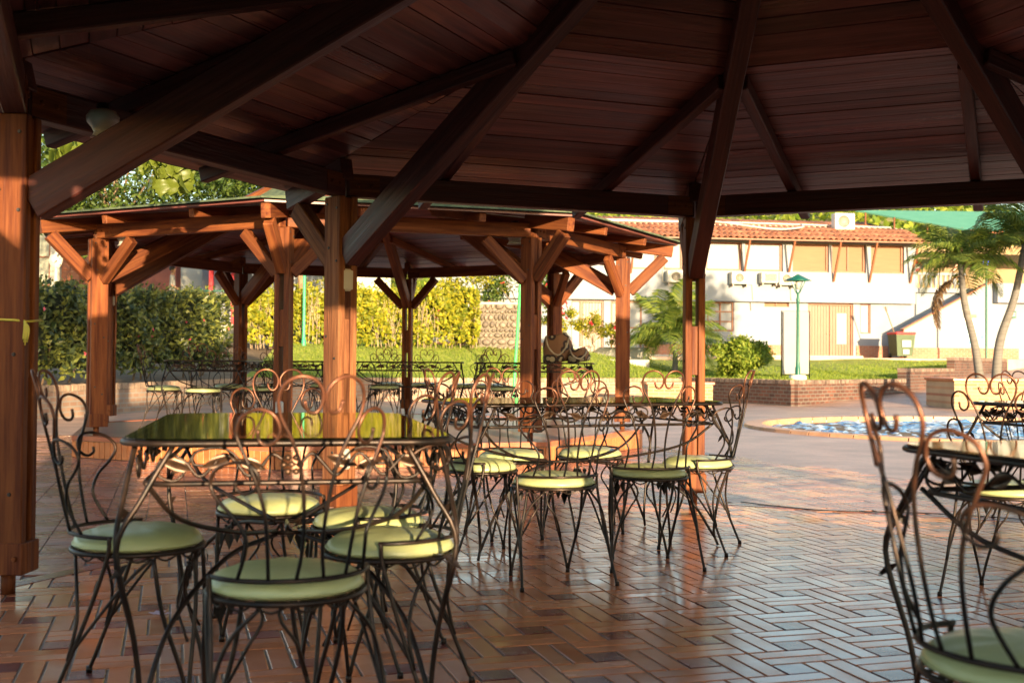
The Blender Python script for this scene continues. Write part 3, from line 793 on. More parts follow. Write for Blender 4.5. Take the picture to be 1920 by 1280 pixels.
# ---- bags and cloth on the far table, with a stack beneath the post
def blob_bag(name, label, loc, sx, sy, sz, m):
    b = thing(name, label, 'bag', loc)
    mb = MB(); n = 20; prof = [(0, 0), (.42, .0), (.5, .12), (.52, .4), (.46, .7), (.38, .92), (.36, 1.0), (.30, .97), (0, .80)]
    mb.lathe(prof, n); rr = random.Random(len(name) + int(sz * 100))
    mb.v = [(x * sx * (1 + .12 * math.sin(3 * math.atan2(y, x) + z * 5)), y * sy * (1 + .1 * math.sin(4 * math.atan2(y, x))), z * sz + .02 * math.sin(5 * x)) for x, y, z in mb.v]
    mb.build('bag_body', m, b)
    s_ = MB()
    for o in (-.06, .06):
        s_.tube([(-.40 * sx, o, sz * .9), (-.30 * sx, o * 1.5 - .1, sz * .5), (0, -.42 * sy + o, sz * .25), (.28 * sx, -.35 * sy + o, sz * .55), (.38 * sx, o, sz * .92)], .010, 6, sub=4)
    s_.build('strap', pmat('strap_cloth', (.35, .28, .18), (.55, .46, .32), 20, .9), b)
    return b
def wovenmat():
    m = bpy.data.materials.new('woven_bag'); m.use_nodes = True; t = m.node_tree; N = t.nodes; L = t.links
    b = N['Principled BSDF']; b.inputs['Roughness'].default_value = .9
    tc = N.new('ShaderNodeTexCoord'); vo = N.new('ShaderNodeTexVoronoi'); vo.inputs['Scale'].default_value = 9; L.new(tc.outputs['Object'], vo.inputs['Vector'])
    rp = N.new('ShaderNodeValToRGB'); rp.color_ramp.interpolation = 'CONSTANT'
    rp.color_ramp.elements[0].color = (.42, .34, .22, 1); rp.color_ramp.elements[1].color = (.05, .03, .025, 1); rp.color_ramp.elements[1].position = .3
    e = rp.color_ramp.elements.new(.5); e.color = (.24, .12, .06, 1)
    L.new(vo.outputs['Distance'], rp.inputs[0]); L.new(rp.outputs[0], b.inputs['Base Color'])
    return m
WOV = wovenmat()
blob_bag('woven_bag', 'brown patterned woven bag standing tall on the far right table', (.55, 13.7, G2Z + TZ + .002), .36, .28, .34, WOV)
blob_bag('cloth_bag', 'pale patterned bag slumped beside the tall woven bag', (.80, 13.62, G2Z + TZ + .002), .26, .26, .17, WOV)

# ================================================================== LAWNS, WALLS
WL = [(-6.4, 26.6), (-1, 28.2), (2, 29.3), (4.6, 30.5), (6.5, 26.0), (10.35, 30), (13.2, 34), (18.3, 42)]
def wall_y(x):
    for (x0, y0), (x1, y1) in zip(WL, WL[1:]):
        if x0 <= x <= x1: return y0 + (y1 - y0) * (x - x0) / (x1 - x0)
    return WL[0][1] if x < WL[0][0] else WL[-1][1]
def lawn_z(x, y):
    d = max(0, y - wall_y(x))
    f = min(1, max(0, (x - 1.5) / 3.5))
    zl = .47 + .88 * min(1, d / 4.2) + .02 * max(0, d - 4.2)
    zr = .52 + .64 * min(1, d / max(1, 41.5 - wall_y(x)))
    return zl * (1 - f) + zr * f + .03 * math.sin(x * 1.3 + y * .7) * min(1, d)
mb = MB(); xs = sorted(set([-6.4 + i * .5 for i in range(0, 50)] + [p[0] for p in WL])); n = 34; V = []; F = []
for x in xs:
    y0 = wall_y(x) + .05
    for j in range(n + 1): y = y0 + (46 - y0) * j / n; V.append((x, y, lawn_z(x, y)))
for i in range(len(xs) - 1):
    for j in range(n): a = i * (n + 1) + j; F.append((a, a + n + 1, a + n + 2, a + 1))
nv = len(V)
for i, x in enumerate(xs): V.append((x, wall_y(x) + .04, -.05))
for i in range(len(xs) - 1): F.append((nv + i, nv + i + 1, (i + 1) * (n + 1), i * (n + 1)))
mb.add(V, F); tag(mb.build('lawn', GRASS), kind='structure')
mb = MB()
for i in range(30000):
    x = random.uniform(-6.2, 17.5); y = wall_y(x) + .12 + abs(random.gauss(0, 3.2))
    if y > 41: continue
    h = random.uniform(.04, .10); mb.leaf((x, y, lawn_z(x, y) - .01), (random.gauss(0, .35), random.gauss(0, .35), 1), (random.uniform(-1, 1), -1, .2), h, .018)
tag(mb.build('grass_blades', LEAF_BU), 'short green grass growing on the lawns behind the low walls', 'grass', kind='stuff')
# planter behind the left wall and rising terrain behind it
mb = MB(); V = []; F = []
WA = [(-7.75, 15.0), (-7.35, 18.1), (-6.65, 22.4), (-6.4, 26.6), (-6.4, 33), (-6.4, 46)]
for (x, y) in WA:
    for j in range(9):
        dx = j * 3.0; V.append((x - dx, y + dx * .1, .47 + (.25 * j if y > 20 else .2 * j) + (max(0, min(.85, (y - 27) * .2)))))
for i in range(len(WA) - 1):
    for j in range(8): a = i * 9 + j; F.append((a, a + 1, a + 10, a + 9))
mb.add(V, F, True); tag(mb.build('planting_bed', SOIL), kind='structure')
# path climbing to the right of the lawn
mb = MB(); V = []; F = []; NY = 24
for i in range(NY + 1):
    y = 26.0 + i * 1.0
    xw = 6.5 + (y - 26) * .80
    for j in range(7): V.append((xw - .1 + (45 - xw) * (j / 6) ** 1.5, y, -.012 + .0575 * max(0, y - 26) * min(1, max(0, (xw - .6 + (45 - xw) * (j / 6) ** 1.5 - 4))) ))
for i in range(NY):
    for j in range(6): a = i * 7 + j; F.append((a, a + 1, a + 8, a + 7))
mb.add(V, F, True); tag(mb.build('path', PLAZA), kind='structure')

BRK_DK = brickmat('dark_garden_brick', (.08, .035, .026), (.18, .07, .045), (.16, .135, .115), .22, .085)
BRK_LT = brickmat('pale_garden_brick', (.42, .26, .17), (.34, .19, .12), (.36, .30, .24), .22, .085)
SOLD = pmat('soldier_brick', (.14, .08, .06), (.32, .24, .19), 9, .8, rnd='isl', rlo=.6, rhi=1.3)
SOLD_L = pmat('soldier_brick_pale', (.36, .22, .14), (.52, .36, .24), 9, .8, rnd='isl', rlo=.65, rhi=1.2)
def brick_wall(P, h, label, m, ms, z=-.02, zs=None, th=.22):
    root = thing('garden_wall', label, 'wall', (P[0][0], P[0][1], 0), group='low brick garden walls')
    o0 = Vector((P[0][0], P[0][1], 0))
    for i, (a, b) in enumerate(zip(P, P[1:])):
        za = zs[i] if zs else 0; zb = zs[i + 1] if zs else 0
        T, L = frame(Vector((a[0], a[1], za)) - o0, Vector((b[0], b[1], zb)) - o0)
        MB().bbox(-.02, L + .02, -th / 2, th / 2, z - .3 if zs else z, h - .10, .004).build('wall_body', m, root, M=T)
        mb = MB(); nn = int(L / .075)
        for k in range(nn):
            x = k * L / nn; d = random.uniform(-.004, .004)
            mb.box(x + .004, x + L / nn - .004, -th / 2 - .012 + d, th / 2 + .012 + d, h - .097, h + random.uniform(-.006, .006))
        tag(mb.build('coping_bricks', ms, root, M=T), kind='stuff')
    return root
brick_wall([(-7.75, 15.0), (-7.35, 18.1), (-6.65, 22.4), (-6.4, 26.6)], .52, 'low curved brick wall below the shaded hedge at the left', BRK_LT, SOLD_L)
brick_wall([(-6.3, 26.65), (-1, 28.2), (2, 29.3), (4.5, 30.45)], .55, 'sunlit low brick wall along the lawn behind the further gazebo', BRK_LT, SOLD_L)
brick_wall([(4.6, 30.5), (6.5, 26.0), (10.35, 30)], .58, 'dark brick retaining wall with a corner beneath the green lamp post', BRK_DK, SOLD)
brick_wall([(10.35, 30), (13.2, 34)], .86, 'middle step of the dark brick wall beside the climbing path', BRK_DK, SOLD)
brick_wall([(13.2, 34), (18.3, 42)], 1.2, 'highest step of the dark brick wall, near the arched door', BRK_DK, SOLD)
def box_planter(name, label, x0, x1, y0, y1, h, m, cop):
    t = thing(name, label, 'planter', ((x0 + x1) / 2, (y0 + y1) / 2, 0)); a, b = (x1 - x0) / 2, (y1 - y0) / 2
    mb = MB()
    for (p, q, r, s) in ((-a, a, -b, -b + .15), (-a, a, b - .15, b), (-a, -a + .15, -b + .151, b - .151), (a - .15, a, -b + .151, b - .151)): mb.box(p, q, r, s, -.02, h)
    mb.build('wall_body', m, t)
    mb = MB()
    for (p, q, r, s) in ((-a - .04, a + .04, -b - .04, -b + .2), (-a - .04, a + .04, b - .2, b + .04), (-a - .04, -a + .2, -b + .201, b - .201), (a - .2, a + .04, -b + .201, b - .201)): mb.bbox(p, q, r, s, h + .001, h + .06, .008)
    mb.build('coping', cop, t)
    mb = MB(); mb.box(-a + .15, a - .15, -b + .15, b - .15, 0, h - .08); mb.build('soil', SOIL, t)
    return t
BRK_OR = brickmat('orange_brick', (.55, .27, .12), (.40, .17, .075), (.45, .33, .22), .24, .075)
BRK_YE = brickmat('two_tone_brick', (.60, .36, .18), (.40, .17, .09), (.55, .38, .22), .26, .08)
box_planter('brick_planter', 'square orange brick planter box behind the centre-right post', 3.05, 4.5, 25.3, 26.4, .47, BRK_OR, RED)
box_planter('brick_planter', 'two-tone brick planter holding the pair of palms, right of the pool', 9.75, 12.6, 24.9, 26.6, .60, BRK_YE, RED)
# kerb slabs on the lawn
for (x, y, l, lb) in ((3.4, 33.5, 1.3, 'flat pale concrete slab lying on the lawn right of the far gazebo'), (1.9, 36.2, 5.0, 'long low concrete kerb at the foot of the rose bushes'), (8.4, 41.4, 9.0, 'long low concrete kerb in front of the double door')):
    T = thing('kerb', lb, 'kerb', (x, y, lawn_z(x, y)), .06)
    MB().bbox(-l / 2, l / 2, -.2, .2, -.3, .10, .02).build('slab', CONC, T)
# ---- cobble-faced wall
SW0, SW1, SWY = -1.12, .45, 33.0
sw = thing('stone_wall', 'cobblestone-faced wall beside the sunny hedge', 'wall', ((SW0 + SW1) / 2, SWY, 1.2))
hw_ = (SW1 - SW0) / 2
MB().bbox(-hw_, hw_, 0, .5, -.4, 1.42, .02).build('wall_body', pmat('mortar', (.16, .13, .10), (.26, .22, .17), 6, .95), sw)
MB().bbox(-hw_ - .04, hw_ + .04, -.09, .55, 1.421, 1.50, .02).build('coping', CONC, sw)
STONE = pmat('river_stone', (.16, .13, .11), (.36, .28, .21), 4, .7, rnd='obj', rlo=.55, rhi=1.3)
stm = []
for q in range(4):
    mb = MB(); rr = random.Random(q); mb.lathe([(0, -.06), (.6, -.045), (.95, -.01), (1, .0), (.8, .06), (.45, .09), (0, .1)], 9)
    mb.v = [(x * (1 + .12 * math.sin(2 * math.atan2(y, x) + q)), -z, y * (1 + .1 * math.cos(3 * math.atan2(y, x) + q))) for x, y, z in mb.v]
    stm.append(mb.mesh('stone', STONE))
x = -hw_
row = 0; z = -.1
while z < 1.36:
    hgt = random.choice((.11, .16, .21)); x = -hw_ + random.uniform(0, .05)
    while x < hw_ - .04:
        wd = hgt * random.choice((.5, .8, 1, 1.3)); wd = max(.06, wd)
        o = ob('stone', random.choice(stm), sw); o.location = (x + wd / 2, -.005, z + hgt / 2 + random.uniform(-.012, .012)); o.scale = (wd / 2 * .95, 1 * .7, hgt / 2 * .95)
        x += wd + .008
    z += hgt + .006

# ================================================================== PLANTS
def rnd_dir(): 
    while True:
        v = Vector((random.uniform(-1, 1), random.uniform(-1, 1), random.uniform(-1, 1)))
        if .05 < v.length < 1: return v.normalized()
def hedge(name, label, A, B, z0a, z0b, z1a, z1b, th, n, m, ls=.075, stems=12, flowers=0, group=None, opn=.35, twigs=0):
    A = Vector((*A, 0)); B = Vector((*B, 0)); d = (B - A); L = d.length; d.normalize(); nn = Vector((-d.y, d.x, 0))
    root = thing(name, label, 'hedge', A, group=group)
    mb = MB()
    def pt(f, s, h): return d * (f * L) + nn * (s * th) + Vector((0, 0, (z0a + (z0b - z0a) * f) + h * ((z1a + (z1b - z1a) * f) - (z0a + (z0b - z0a) * f))))
    for i in range(n):
        f = random.random(); face = random.random()
        if face < .62: s, h = -.5 + abs(random.gauss(0, .11)), random.uniform(.10, 1) 
        elif face < .82: s, h = random.uniform(-.5, .5), 1 - abs(random.gauss(0, .04))
        else: s, h = random.uniform(-.5, .5), random.uniform(.1, 1); f = random.choice((abs(random.gauss(0, .02)), 1 - abs(random.gauss(0, .02)))) if random.random() < .5 else f
        h = min(h, 1 - .05 * (1 + math.sin(f * L * 1.7)) * (.5 + .5 * math.sin(f * L * .9))) if twigs else h
        bulge = .09 * math.sin(f * L * 2.3) + .07 * math.sin(f * L * 6.1 + h * 7) + .06 * math.sin(h * 11 + f * L * 3.3)
        if math.sin(f * L * 7.3 + 2 * math.sin(h * 9)) * math.sin(h * 13 + f * L * 4.1) > .62 and random.random() < .85 and h < .93: continue
        if random.random() > opn + 2.0 * h: continue
        p = pt(f, s, h) - nn * bulge * (1 if s < 0 else -1) + Vector((0, 0, bulge * .5 if h > .9 else 0))
        out = (-nn * (1.1 if s < .2 else -.3) + Vector((0, 0, .5 + (h > .93) * 1.0)) + rnd_dir() * .9).normalized()
        mb.leaf(p, rnd_dir() + Vector((0, 0, .2)) - nn * .3, out, ls * random.uniform(.6, 1.5), ls * random.uniform(.4, .75))
    for i in range(int(L * 14)):                                     # stray shoots
        f = random.random(); p = pt(f, random.uniform(-.5, .3), random.choice((1.0, 1.0, random.uniform(.3, 1)))); d0 = (Vector((0, 0, 1)) - nn * .5 + rnd_dir() * .5).normalized(); l0 = random.uniform(.08, .28)
        for k in range(7): mb.leaf(p + d0 * l0 * k / 6, rnd_dir() + d0, rnd_dir(), ls * random.uniform(.5, 1.1), ls * .4)
    tag(mb.build('foliage', m, root), kind='stuff')
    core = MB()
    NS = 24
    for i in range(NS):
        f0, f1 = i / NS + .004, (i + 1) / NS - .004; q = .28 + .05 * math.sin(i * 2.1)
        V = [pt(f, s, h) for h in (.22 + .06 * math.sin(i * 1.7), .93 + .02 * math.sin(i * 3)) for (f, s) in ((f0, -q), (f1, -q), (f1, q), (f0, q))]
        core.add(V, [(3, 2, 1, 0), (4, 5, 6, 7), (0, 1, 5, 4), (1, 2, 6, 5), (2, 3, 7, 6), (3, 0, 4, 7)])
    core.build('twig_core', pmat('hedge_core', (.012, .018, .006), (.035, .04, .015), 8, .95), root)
    for i in range(stems):
        f = (i + random.uniform(.2, .8)) / stems; p = pt(f, -.15 + random.uniform(-.12, .2), 0); q = pt(f + random.uniform(-.02, .02), random.uniform(-.35, .1), .45)
        MB().tube([p, p * .5 + q * .5 + rnd_dir() * .05, q], .022, 6, sub=3, taper=.5).build('stem', BARK, root)
    if twigs:
        tw = MB()
        for i in range(twigs):
            f = random.random(); p = pt(f, random.uniform(-.42, -.2), .02); q = pt(f + random.gauss(0, .012), -.5, random.uniform(.45, .95)); md = p * .5 + q * .5 + rnd_dir() * .08
            tw.tube([p, md, q], .014, 5, sub=3, taper=.4)
            for k in range(2): tw.tube([md, md * .5 + q * .5 + rnd_dir() * .12, q + rnd_dir() * .25], .008, 4, sub=2, taper=.4)
        tag(tw.build('twigs', pmat('pale_twig', (.34, .26, .16), (.5, .4, .26), 6, .9), root), kind='stuff')
    for i in range(flowers):
        p = pt(random.random(), -.56, random.uniform(.3, .95)); fb = MB()
        for k in range(5): fb.leaf(p, rnd_dir() - nn * .6, rnd_dir(), .04, .035)
        fb.build('flower', HEDGEFL, root)
    return root
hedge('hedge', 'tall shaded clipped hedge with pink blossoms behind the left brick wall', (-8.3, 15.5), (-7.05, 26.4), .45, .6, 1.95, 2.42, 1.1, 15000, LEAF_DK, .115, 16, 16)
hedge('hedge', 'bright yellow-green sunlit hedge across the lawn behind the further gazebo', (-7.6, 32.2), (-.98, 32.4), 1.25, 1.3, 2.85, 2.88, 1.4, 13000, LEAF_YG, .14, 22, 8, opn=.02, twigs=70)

def clump_tree(name, label, loc, trunk_h, cr, cz, n, m, ls, nclump=40, trunk_r=.14, group=None, cat='tree', cf=.33):
    t = thing(name, label, cat, loc, group=group)
    tr = MB(); tr.tube([(0, 0, -.2), (.05, .02, trunk_h * .5), (0, .05, trunk_h), (.05, 0, cz)], trunk_r, 8, sub=4, taper=.4)
    cen = []
    for i in range(nclump):
        d = rnd_dir(); r = random.uniform(.35, 1) ** .6
        c = Vector((d.x * cr * r, d.y * cr * r, cz + d.z * cr * .75 * r)); cen.append(c)
        if i < 14: tr.tube([(0, .03, trunk_h * random.uniform(.7, 1.05)), c * .5 + Vector((0, 0, trunk_h * .45)), c], trunk_r * .35, 5, sub=3, taper=.3)
    tr.build('trunk', BARK, t)
    mb = MB()
    for i in range(n):
        c = random.choice(cen); d = rnd_dir(); rr = cr * cf * random.random() ** .45
        p = c + Vector((d.x * rr, d.y * rr, d.z * rr * .75))
        mb.leaf(p, rnd_dir() + Vector((0, 0, -.3)), d + Vector((0, 0, .5)), ls * random.uniform(.6, 1.4), ls * random.uniform(.35, .65))
    tag(mb.build('crown', m, t), kind='stuff')
    return t
clump_tree('shade_tree', 'dark leafy tree rising behind the further gazebo roof at upper left', (-10.6, 30, 1.6), 3.0, 3.8, 5.4, 32000, LEAF_TR, .15, 70)
clump_tree('shade_tree', 'lighter leafy tree right of the dark tree above the green shingle eave', (-6.6, 35, 1.4), 3.2, 3.8, 5.8, 30000, LEAF_TR, .14, 60)
for (x, y, z, r, lb, m) in ((-6.0, 36, 1.6, 1.5, 'bushy shrub behind the sunny hedge, leftmost', LEAF_YG), (-3.4, 36.4, 1.6, 1.6, 'bushy shrub behind the middle of the sunny hedge', LEAF_BU),
                         (-1.2, 35.6, 1.6, 1.5, 'pale shrub above the left end of the cobble wall', LEAF_YG), (.35, 35.2, 1.9, 1.35, 'dark shrub with red blossoms above the cobble wall', LEAF_TR)):
    s_ = clump_tree('background_shrub', lb, (x, y, z), .5, r, 1.15, 3600, m, .13, 22, .05, 'shrubs behind the lawn', 'shrub')
    if 'red' in lb:
        for i in range(14):
            d = rnd_dir(); fb = MB(); p = Vector((d.x * r, -abs(d.y) * r, .9 + d.z * r * .6))
            for k in range(4): fb.leaf(p, rnd_dir(), rnd_dir(), .09, .07)
            fb.build('flower', PETAL, s_)
clump_tree('round_bush', 'rounded bright green bush on the lawn left of the banner stand', (6.05, 29.4, lawn_z(6.05, 29.4) - .03), .2, .74, .50, 9000, LEAF_BU, .11, 26, .03, cat='bush', cf=.40)
for i, (x, y, sc_, lb) in enumerate(((1.55, 35.6, .75, 'rose bush left of the row before the far doors'), (2.55, 35.7, .8, 'rose bush with one large red bloom in front of the far door'), (3.35, 35.8, .7, 'rose bush beside the sunlit gazebo post'), (4.3, 35.9, .6, 'rose bush behind the small palm'))):
    rb = clump_tree('rose_bush', lb, (x, y, lawn_z(x, y)), .4, sc_ * .75, .85, 1500, LEAF_YG, .09, 16, .02, 'rose bushes before the white building', 'bush')
    for k in range(3 if i != 1 else 1):
        fb = MB(); p = Vector((random.uniform(-.3, .3), -.45, random.uniform(.9, 1.4)))
        for q in range(9): fb.leaf(p, rnd_dir(), rnd_dir(), .10 if i == 1 else .06, .09)
        fb.build('flower', PETAL, rb)

# ---- palms
def frond_mesh(L, droop, nl, ll, m, seed, wid=.032):
    rr = random.Random(seed); mb = MB(); P = []
    for i in range(13):
        f = i / 12; P.append(Vector((L * f * (1 - .18 * droop * f), 0, L * (.42 * f - droop * .75 * f * f))))
    mb.tube(P, .013, 5, sub=1, taper=.25)
    for i in range(nl):
        f = .12 + .87 * i / nl; k = f * 12; j = min(11, int(k)); p = P[j].lerp(P[j + 1], k - j); tg = (P[j + 1] - P[j]).normalized()
        l = ll * (math.sin(PI * min(1, f * .9 + .12)) ** .6) * rr.uniform(.85, 1.1)
        for sg in (-1, 1):
            d = (tg * .75 + Vector((0, sg * 1.0, .18 - .35 * rr.random()))).normalized()
            q = p + d * l * .55; e = q + (d + Vector((0, 0, -.75 - .4 * rr.random()))).normalized() * l * .5
            wv = tg * wid * .5
            mb.add([p - wv * .4, p + wv * .4, q + wv, q - wv, e], [(0, 1, 2, 3), (3, 2, 4)])
    return mb.mesh('frond', m)
FR_ = [frond_mesh(1, d_, 40, .44, LEAF_PALM, i, .024) for i, d_ in enumerate((.3, .6, .9, 1.2))]
FR_DRY = frond_mesh(1.0, 1.1, 34, .30, LEAF_DRY, 9, .03)
def palm(label, base, path, r, nf, L, dry=0, dry_az=PI):
    t = thing('palm_tree', label, 'palm', base, group='palm trees')
    tr = MB(); tr.tube(path, r, 10, sub=6, taper=.6); tr.build('trunk', PALMTR, t)
    top = Vector(path[-1])
    for i in range(nf):
        el = (i / nf)
        o = ob('frond', FR_[min(3, int((1 - el) * 3 + random.random()))], t); o.location = top + Vector((0, 0, .05 * el)); s_ = L * random.uniform(.85, 1.1)
        o.scale = (s_, s_, s_); o.rotation_euler = (random.uniform(-.2, .2), -R(-8 + 62 * el), i * 2.4 + random.uniform(-.2, .2))
    for i in range(dry):
        o = ob('dead_frond', FR_DRY, t); o.location = top + Vector((0, 0, -.25)); o.scale = (L * 1.05,) * 3; o.rotation_euler = (.1, R(42), dry_az + i * .5)
    return t
palm('palm with a brown dead frond hanging, left of the pair by the pool', (10.55, 25.8, .5), [(0.15, 0, 0), (.02, 0, .9), (-.22, 0, 1.9), (-.30, 0, 2.75)], .10, 20, 1.45, 2, PI - .5)
palm('palm leaning right, tallest of the pair by the pool at the right edge', (11.05, 25.7, .5), [(-.05, 0, 0), (.05, 0, 1.0), (.38, 0, 2.0), (.62, 0, 3.2)], .11, 20, 1.55)
palm('small stout palm on the lawn behind the centre-right post', (4.78, 33.2, lawn_z(4.78, 33.2)), [(0, 0, -.1), (.02, 0, .4), (0, 0, 1.0)], .10, 24, 1.75)

# ---- broad leaves hanging at upper left
def big_leaf(seed):
    rr = random.Random(seed); mb = MB(); L = .15; n = 9; V = []; F = []
    for i in range(n):
        f = i / (n - 1); wd = .075 * (math.sin(PI * min(1, f * .85 + .13)) ** .8) * (1 + .25 * rr.uniform(-1, 1) * (f > .2))
        z = -.055 * f * f
        V += [(L * f, -wd, z + .032 * rr.uniform(.6, 1.2)), (L * f, 0, z), (L * f, wd, z + .028 * rr.uniform(.5, 1.3))]
    for i in range(n - 1): o = i * 3; F += [(o, o + 3, o + 4, o + 1), (o + 1, o + 4, o + 5, o + 2)]
    mb.add(V, F, True); mb.tube([(-.05, 0, .015), (0, 0, 0)], .002, 4, sub=1)
    return mb.mesh('leaf', LEAF_BIG)
BL = [big_leaf(i) for i in range(4)]
def hanging(label, loc, pts, spots):
    t = thing('hanging_branch', label, 'branch', loc, group='broad-leaved branches hanging at the eave')
    MB().tube(pts, .006, 5, sub=5, taper=.4).build('stem', BARK, t)
    for (x, y, z) in spots:
        o = ob('leaf', random.choice(BL), t); o.location = (x, y, z); s_ = random.uniform(.4, .85); o.scale = (s_,) * 3
        o.rotation_euler = (random.uniform(-.7, .7), R(random.uniform(50, 95)), random.uniform(0, 6.3))
sp = [(random.uniform(-.17, .20), random.uniform(-.1, .1), random.uniform(-.16, .24)) for i in range(90)]
hanging('broad sunlit leaves hanging below the eave at upper left', (-2.44, 8.0, 2.36), [(.3, .3, .5), (.1, .1, .3), (-.1, 0, .2), (.0, 0, -.05)], sp)
sp = [(random.uniform(-.12, .14), random.uniform(-.1, .1), random.uniform(-.14, .14)) for i in range(20)]
hanging('small bunch of leaves between the leftmost post and its strut', (-2.95, 7.4, 2.42), [(.1, .2, .5), (0, .1, .2), (-.05, 0, 0)], sp)

# ================================================================== WHITE BUILDING (right)
BA = math.atan2(.129, .9916)
bld = thing('white_building', 'long white two-storey building with clay-tile eave and timber windows', 'building', (5.9, 43.0, 0), BA)
def wall_holes(name, x0, x1, z0, z1, holes, y, depth, m, parent):
    xs = sorted(set([x0, x1] + [h[0] for h in holes] + [h[1] for h in holes])); zs = sorted(set([z0, z1] + [h[2] for h in holes] + [h[3] for h in holes]))
    xs = [x for x in xs if x0 <= x <= x1]; zs = [z for z in zs if z0 <= z <= z1]; mb = MB()
    for xa, xb in zip(xs, xs[1:]):
        for za, zb in zip(zs, zs[1:]):
            cx, cz = (xa + xb) / 2, (za + zb) / 2
            if any(h[0] < cx < h[1] and h[2] < cz < h[3] for h in holes): continue
            mb.add([(xa, y, za), (xb, y, za), (xb, y, zb), (xa, y, zb)], [(0, 1, 2, 3)])
    for (a, b, c, d) in holes:
        for (p, q) in (((a, c), (b, c)), ((b, c), (b, d)), ((b, d), (a, d)), ((a, d), (a, c))):
            mb.add([(p[0], y, p[1]), (q[0], y, q[1]), (q[0], y + depth, q[1]), (p[0], y + depth, p[1])], [(0, 1, 2, 3)])
    return mb.build(name, m, parent)
def window(parent, x0, x1, z0, z1, y, pane_m, nx=1, nz=1, fw=.07, fm=FRAME, name='window'):
    fr = MB()
    fr.bbox(x0 - .02, x1 + .02, y - .03, y + .07, z0 - .03, z0 + fw, .006); fr.bbox(x0 - .02, x1 + .02, y - .03, y + .07, z1 - fw, z1 + .02, .006)
    fr.bbox(x0 - .018, x0 + fw, y - .027, y + .067, z0 + fw + .001, z1 - fw - .001, .006); fr.bbox(x1 - fw, x1 + .018, y - .027, y + .067, z0 + fw + .001, z1 - fw - .001, .006)
    for i in range(1, nx): x = x0 + (x1 - x0) * i / nx; fr.bbox(x - .03, x + .03, y - .02, y + .06, z0 + fw + .002, z1 - fw - .002, .005)
    for i in range(1, nz): z = z0 + (z1 - z0) * i / nz; fr.bbox(x0 + fw, x1 - fw, y - .015, y + .055, z - .025, z + .025, .005)
    f = fr.build(name, fm, parent)
    for i in range(nx):
        for j in range(nz):
            xa, xb = x0 + (x1 - x0) * i / nx, x0 + (x1 - x0) * (i + 1) / nx; za, zb = z0 + (z1 - z0) * j / nz, z0 + (z1 - z0) * (j + 1) / nz
            MB().box(xa + .01, xb - .01, y + .03, y + .045, za + .01, zb - .01).build('pane', pane_m, f)
    return f
LOWH = [(-3.70, -2.46, 1.0, 3.30), (-2.20, -.98, 1.0, 3.30), (-.75, .62, 3.14, 3.34), (1.58, 2.63, 2.2, 3.33), (3.84, 4.84, 3.16, 3.34), (5.6, 7.44, 1.0, 3.33), (7.72, 8.15, 2.17, 3.33)]
UPW = [(-2.3, -1.6), (-1.45, -.45), (-.22, .54), (1.44, 2.86), (2.98, 4.48), (4.86, 6.33), (6.44, 7.83), (8.03, 9.39)]
wall_holes('lower_wall', -9, 8.9, .6, 3.37, LOWH, 0, .22, WHITE, bld)
wall_holes('upper_wall', -9, 9.86, 3.37, 5.80, [(a, b, 4.5, 5.6) for a, b in UPW], -.28, .2, WHITE, bld)
mb = MB(); mb.box(-9, 9.86, -.279, 7, 3.34, 3.369); mb.box(9.80, 9.859, -.279, 7, 3.37, 5.8); mb.box(-9, 9.8, 1.2, 1.25, .6, 5.7); mb.build('floor_slab', WHITE, bld)
BRK_B = brickmat('plinth_brick', (.52, .20, .11), (.42, .15, .08), (.42, .30, .22), .24, .08)
for a, b in ((-9, -3.8), (-.9, 5.5), (7.55, 8.85)): MB().bbox(a, b, -.05, -.002, .6, 1.70, .005).build('brick_base', BRK_B, bld)
for i, (a, b) in enumerate(UPW): window(bld, a, b, 4.5, 5.6, -.15, CURT if i < 5 else BLIND, 1 if i != 6 else 2, 1, .08)
# ground floor openings
def door(x0, x1, z0, z1, y, leaves, m, lite=None):
    fr = MB(); fr.bbox(x0, x0 + .07, y - .02, y + .08, z0, z1, .005); fr.bbox(x1 - .07, x1, y - .02, y + .08, z0, z1, .005); fr.bbox(x0 + .071, x1 - .071, y - .018, y + .078, z1 - .08, z1, .005)
    f = fr.build('door', FRAME, bld)
    for (a, b) in leaves:
        n = max(3, int((b - a) / .11)); mb = MB()
        for k in range(n): mb.bbox(a + (b - a) * k / n + .003, a + (b - a) * (k + 1) / n - .003, y + .02, y + .055, z0 + .01, z1 - .085, .004)
        mb.build('door_leaf', m, f)
        MB().lathe([(0, -.02), (.03, -.01), (.03, .01), (0, .02)], 8, (b - .1, y, 2.15)).build('handle', STEEL, f)
    if lite: MB().bbox(lite[0], lite[1], y + .008, y + .019, lite[2], lite[3], .003).build('door_light', CURT, f)
    return f
door(5.6, 7.44, 1.2, 3.33, .08, [(5.68, 6.5), (6.52, 7.36)], DOORW, (6.80, 7.20, 1.75, 2.95))
door(-3.32, -2.46, 1.2, 3.30, .08, [(-3.24, -2.54)], DOORW)
door(-2.20, -1.62, 1.2, 3.30, .08, [(-2.12, -1.70)], DOORW)
window(bld, -3.70, -3.33, 1.3, 3.30, .08, CURT, 1, 1, .04)
window(bld, -1.60, -.98, 1.3, 3.30, .08, CURT, 1, 2, .05)
window(bld, -.75, .62, 3.14, 3.34, .08, GLASSDK, 2, 1, .03)
window(bld, 1.58, 2.63, 2.2, 3.33, .08, CURT, 2, 3, .06)
window(bld, 3.84, 4.84, 3.16, 3.34, .08, BLIND, 2, 1, .03)
window(bld, 7.72, 8.15, 2.17, 3.33, .08, CURT, 1, 1, .05)
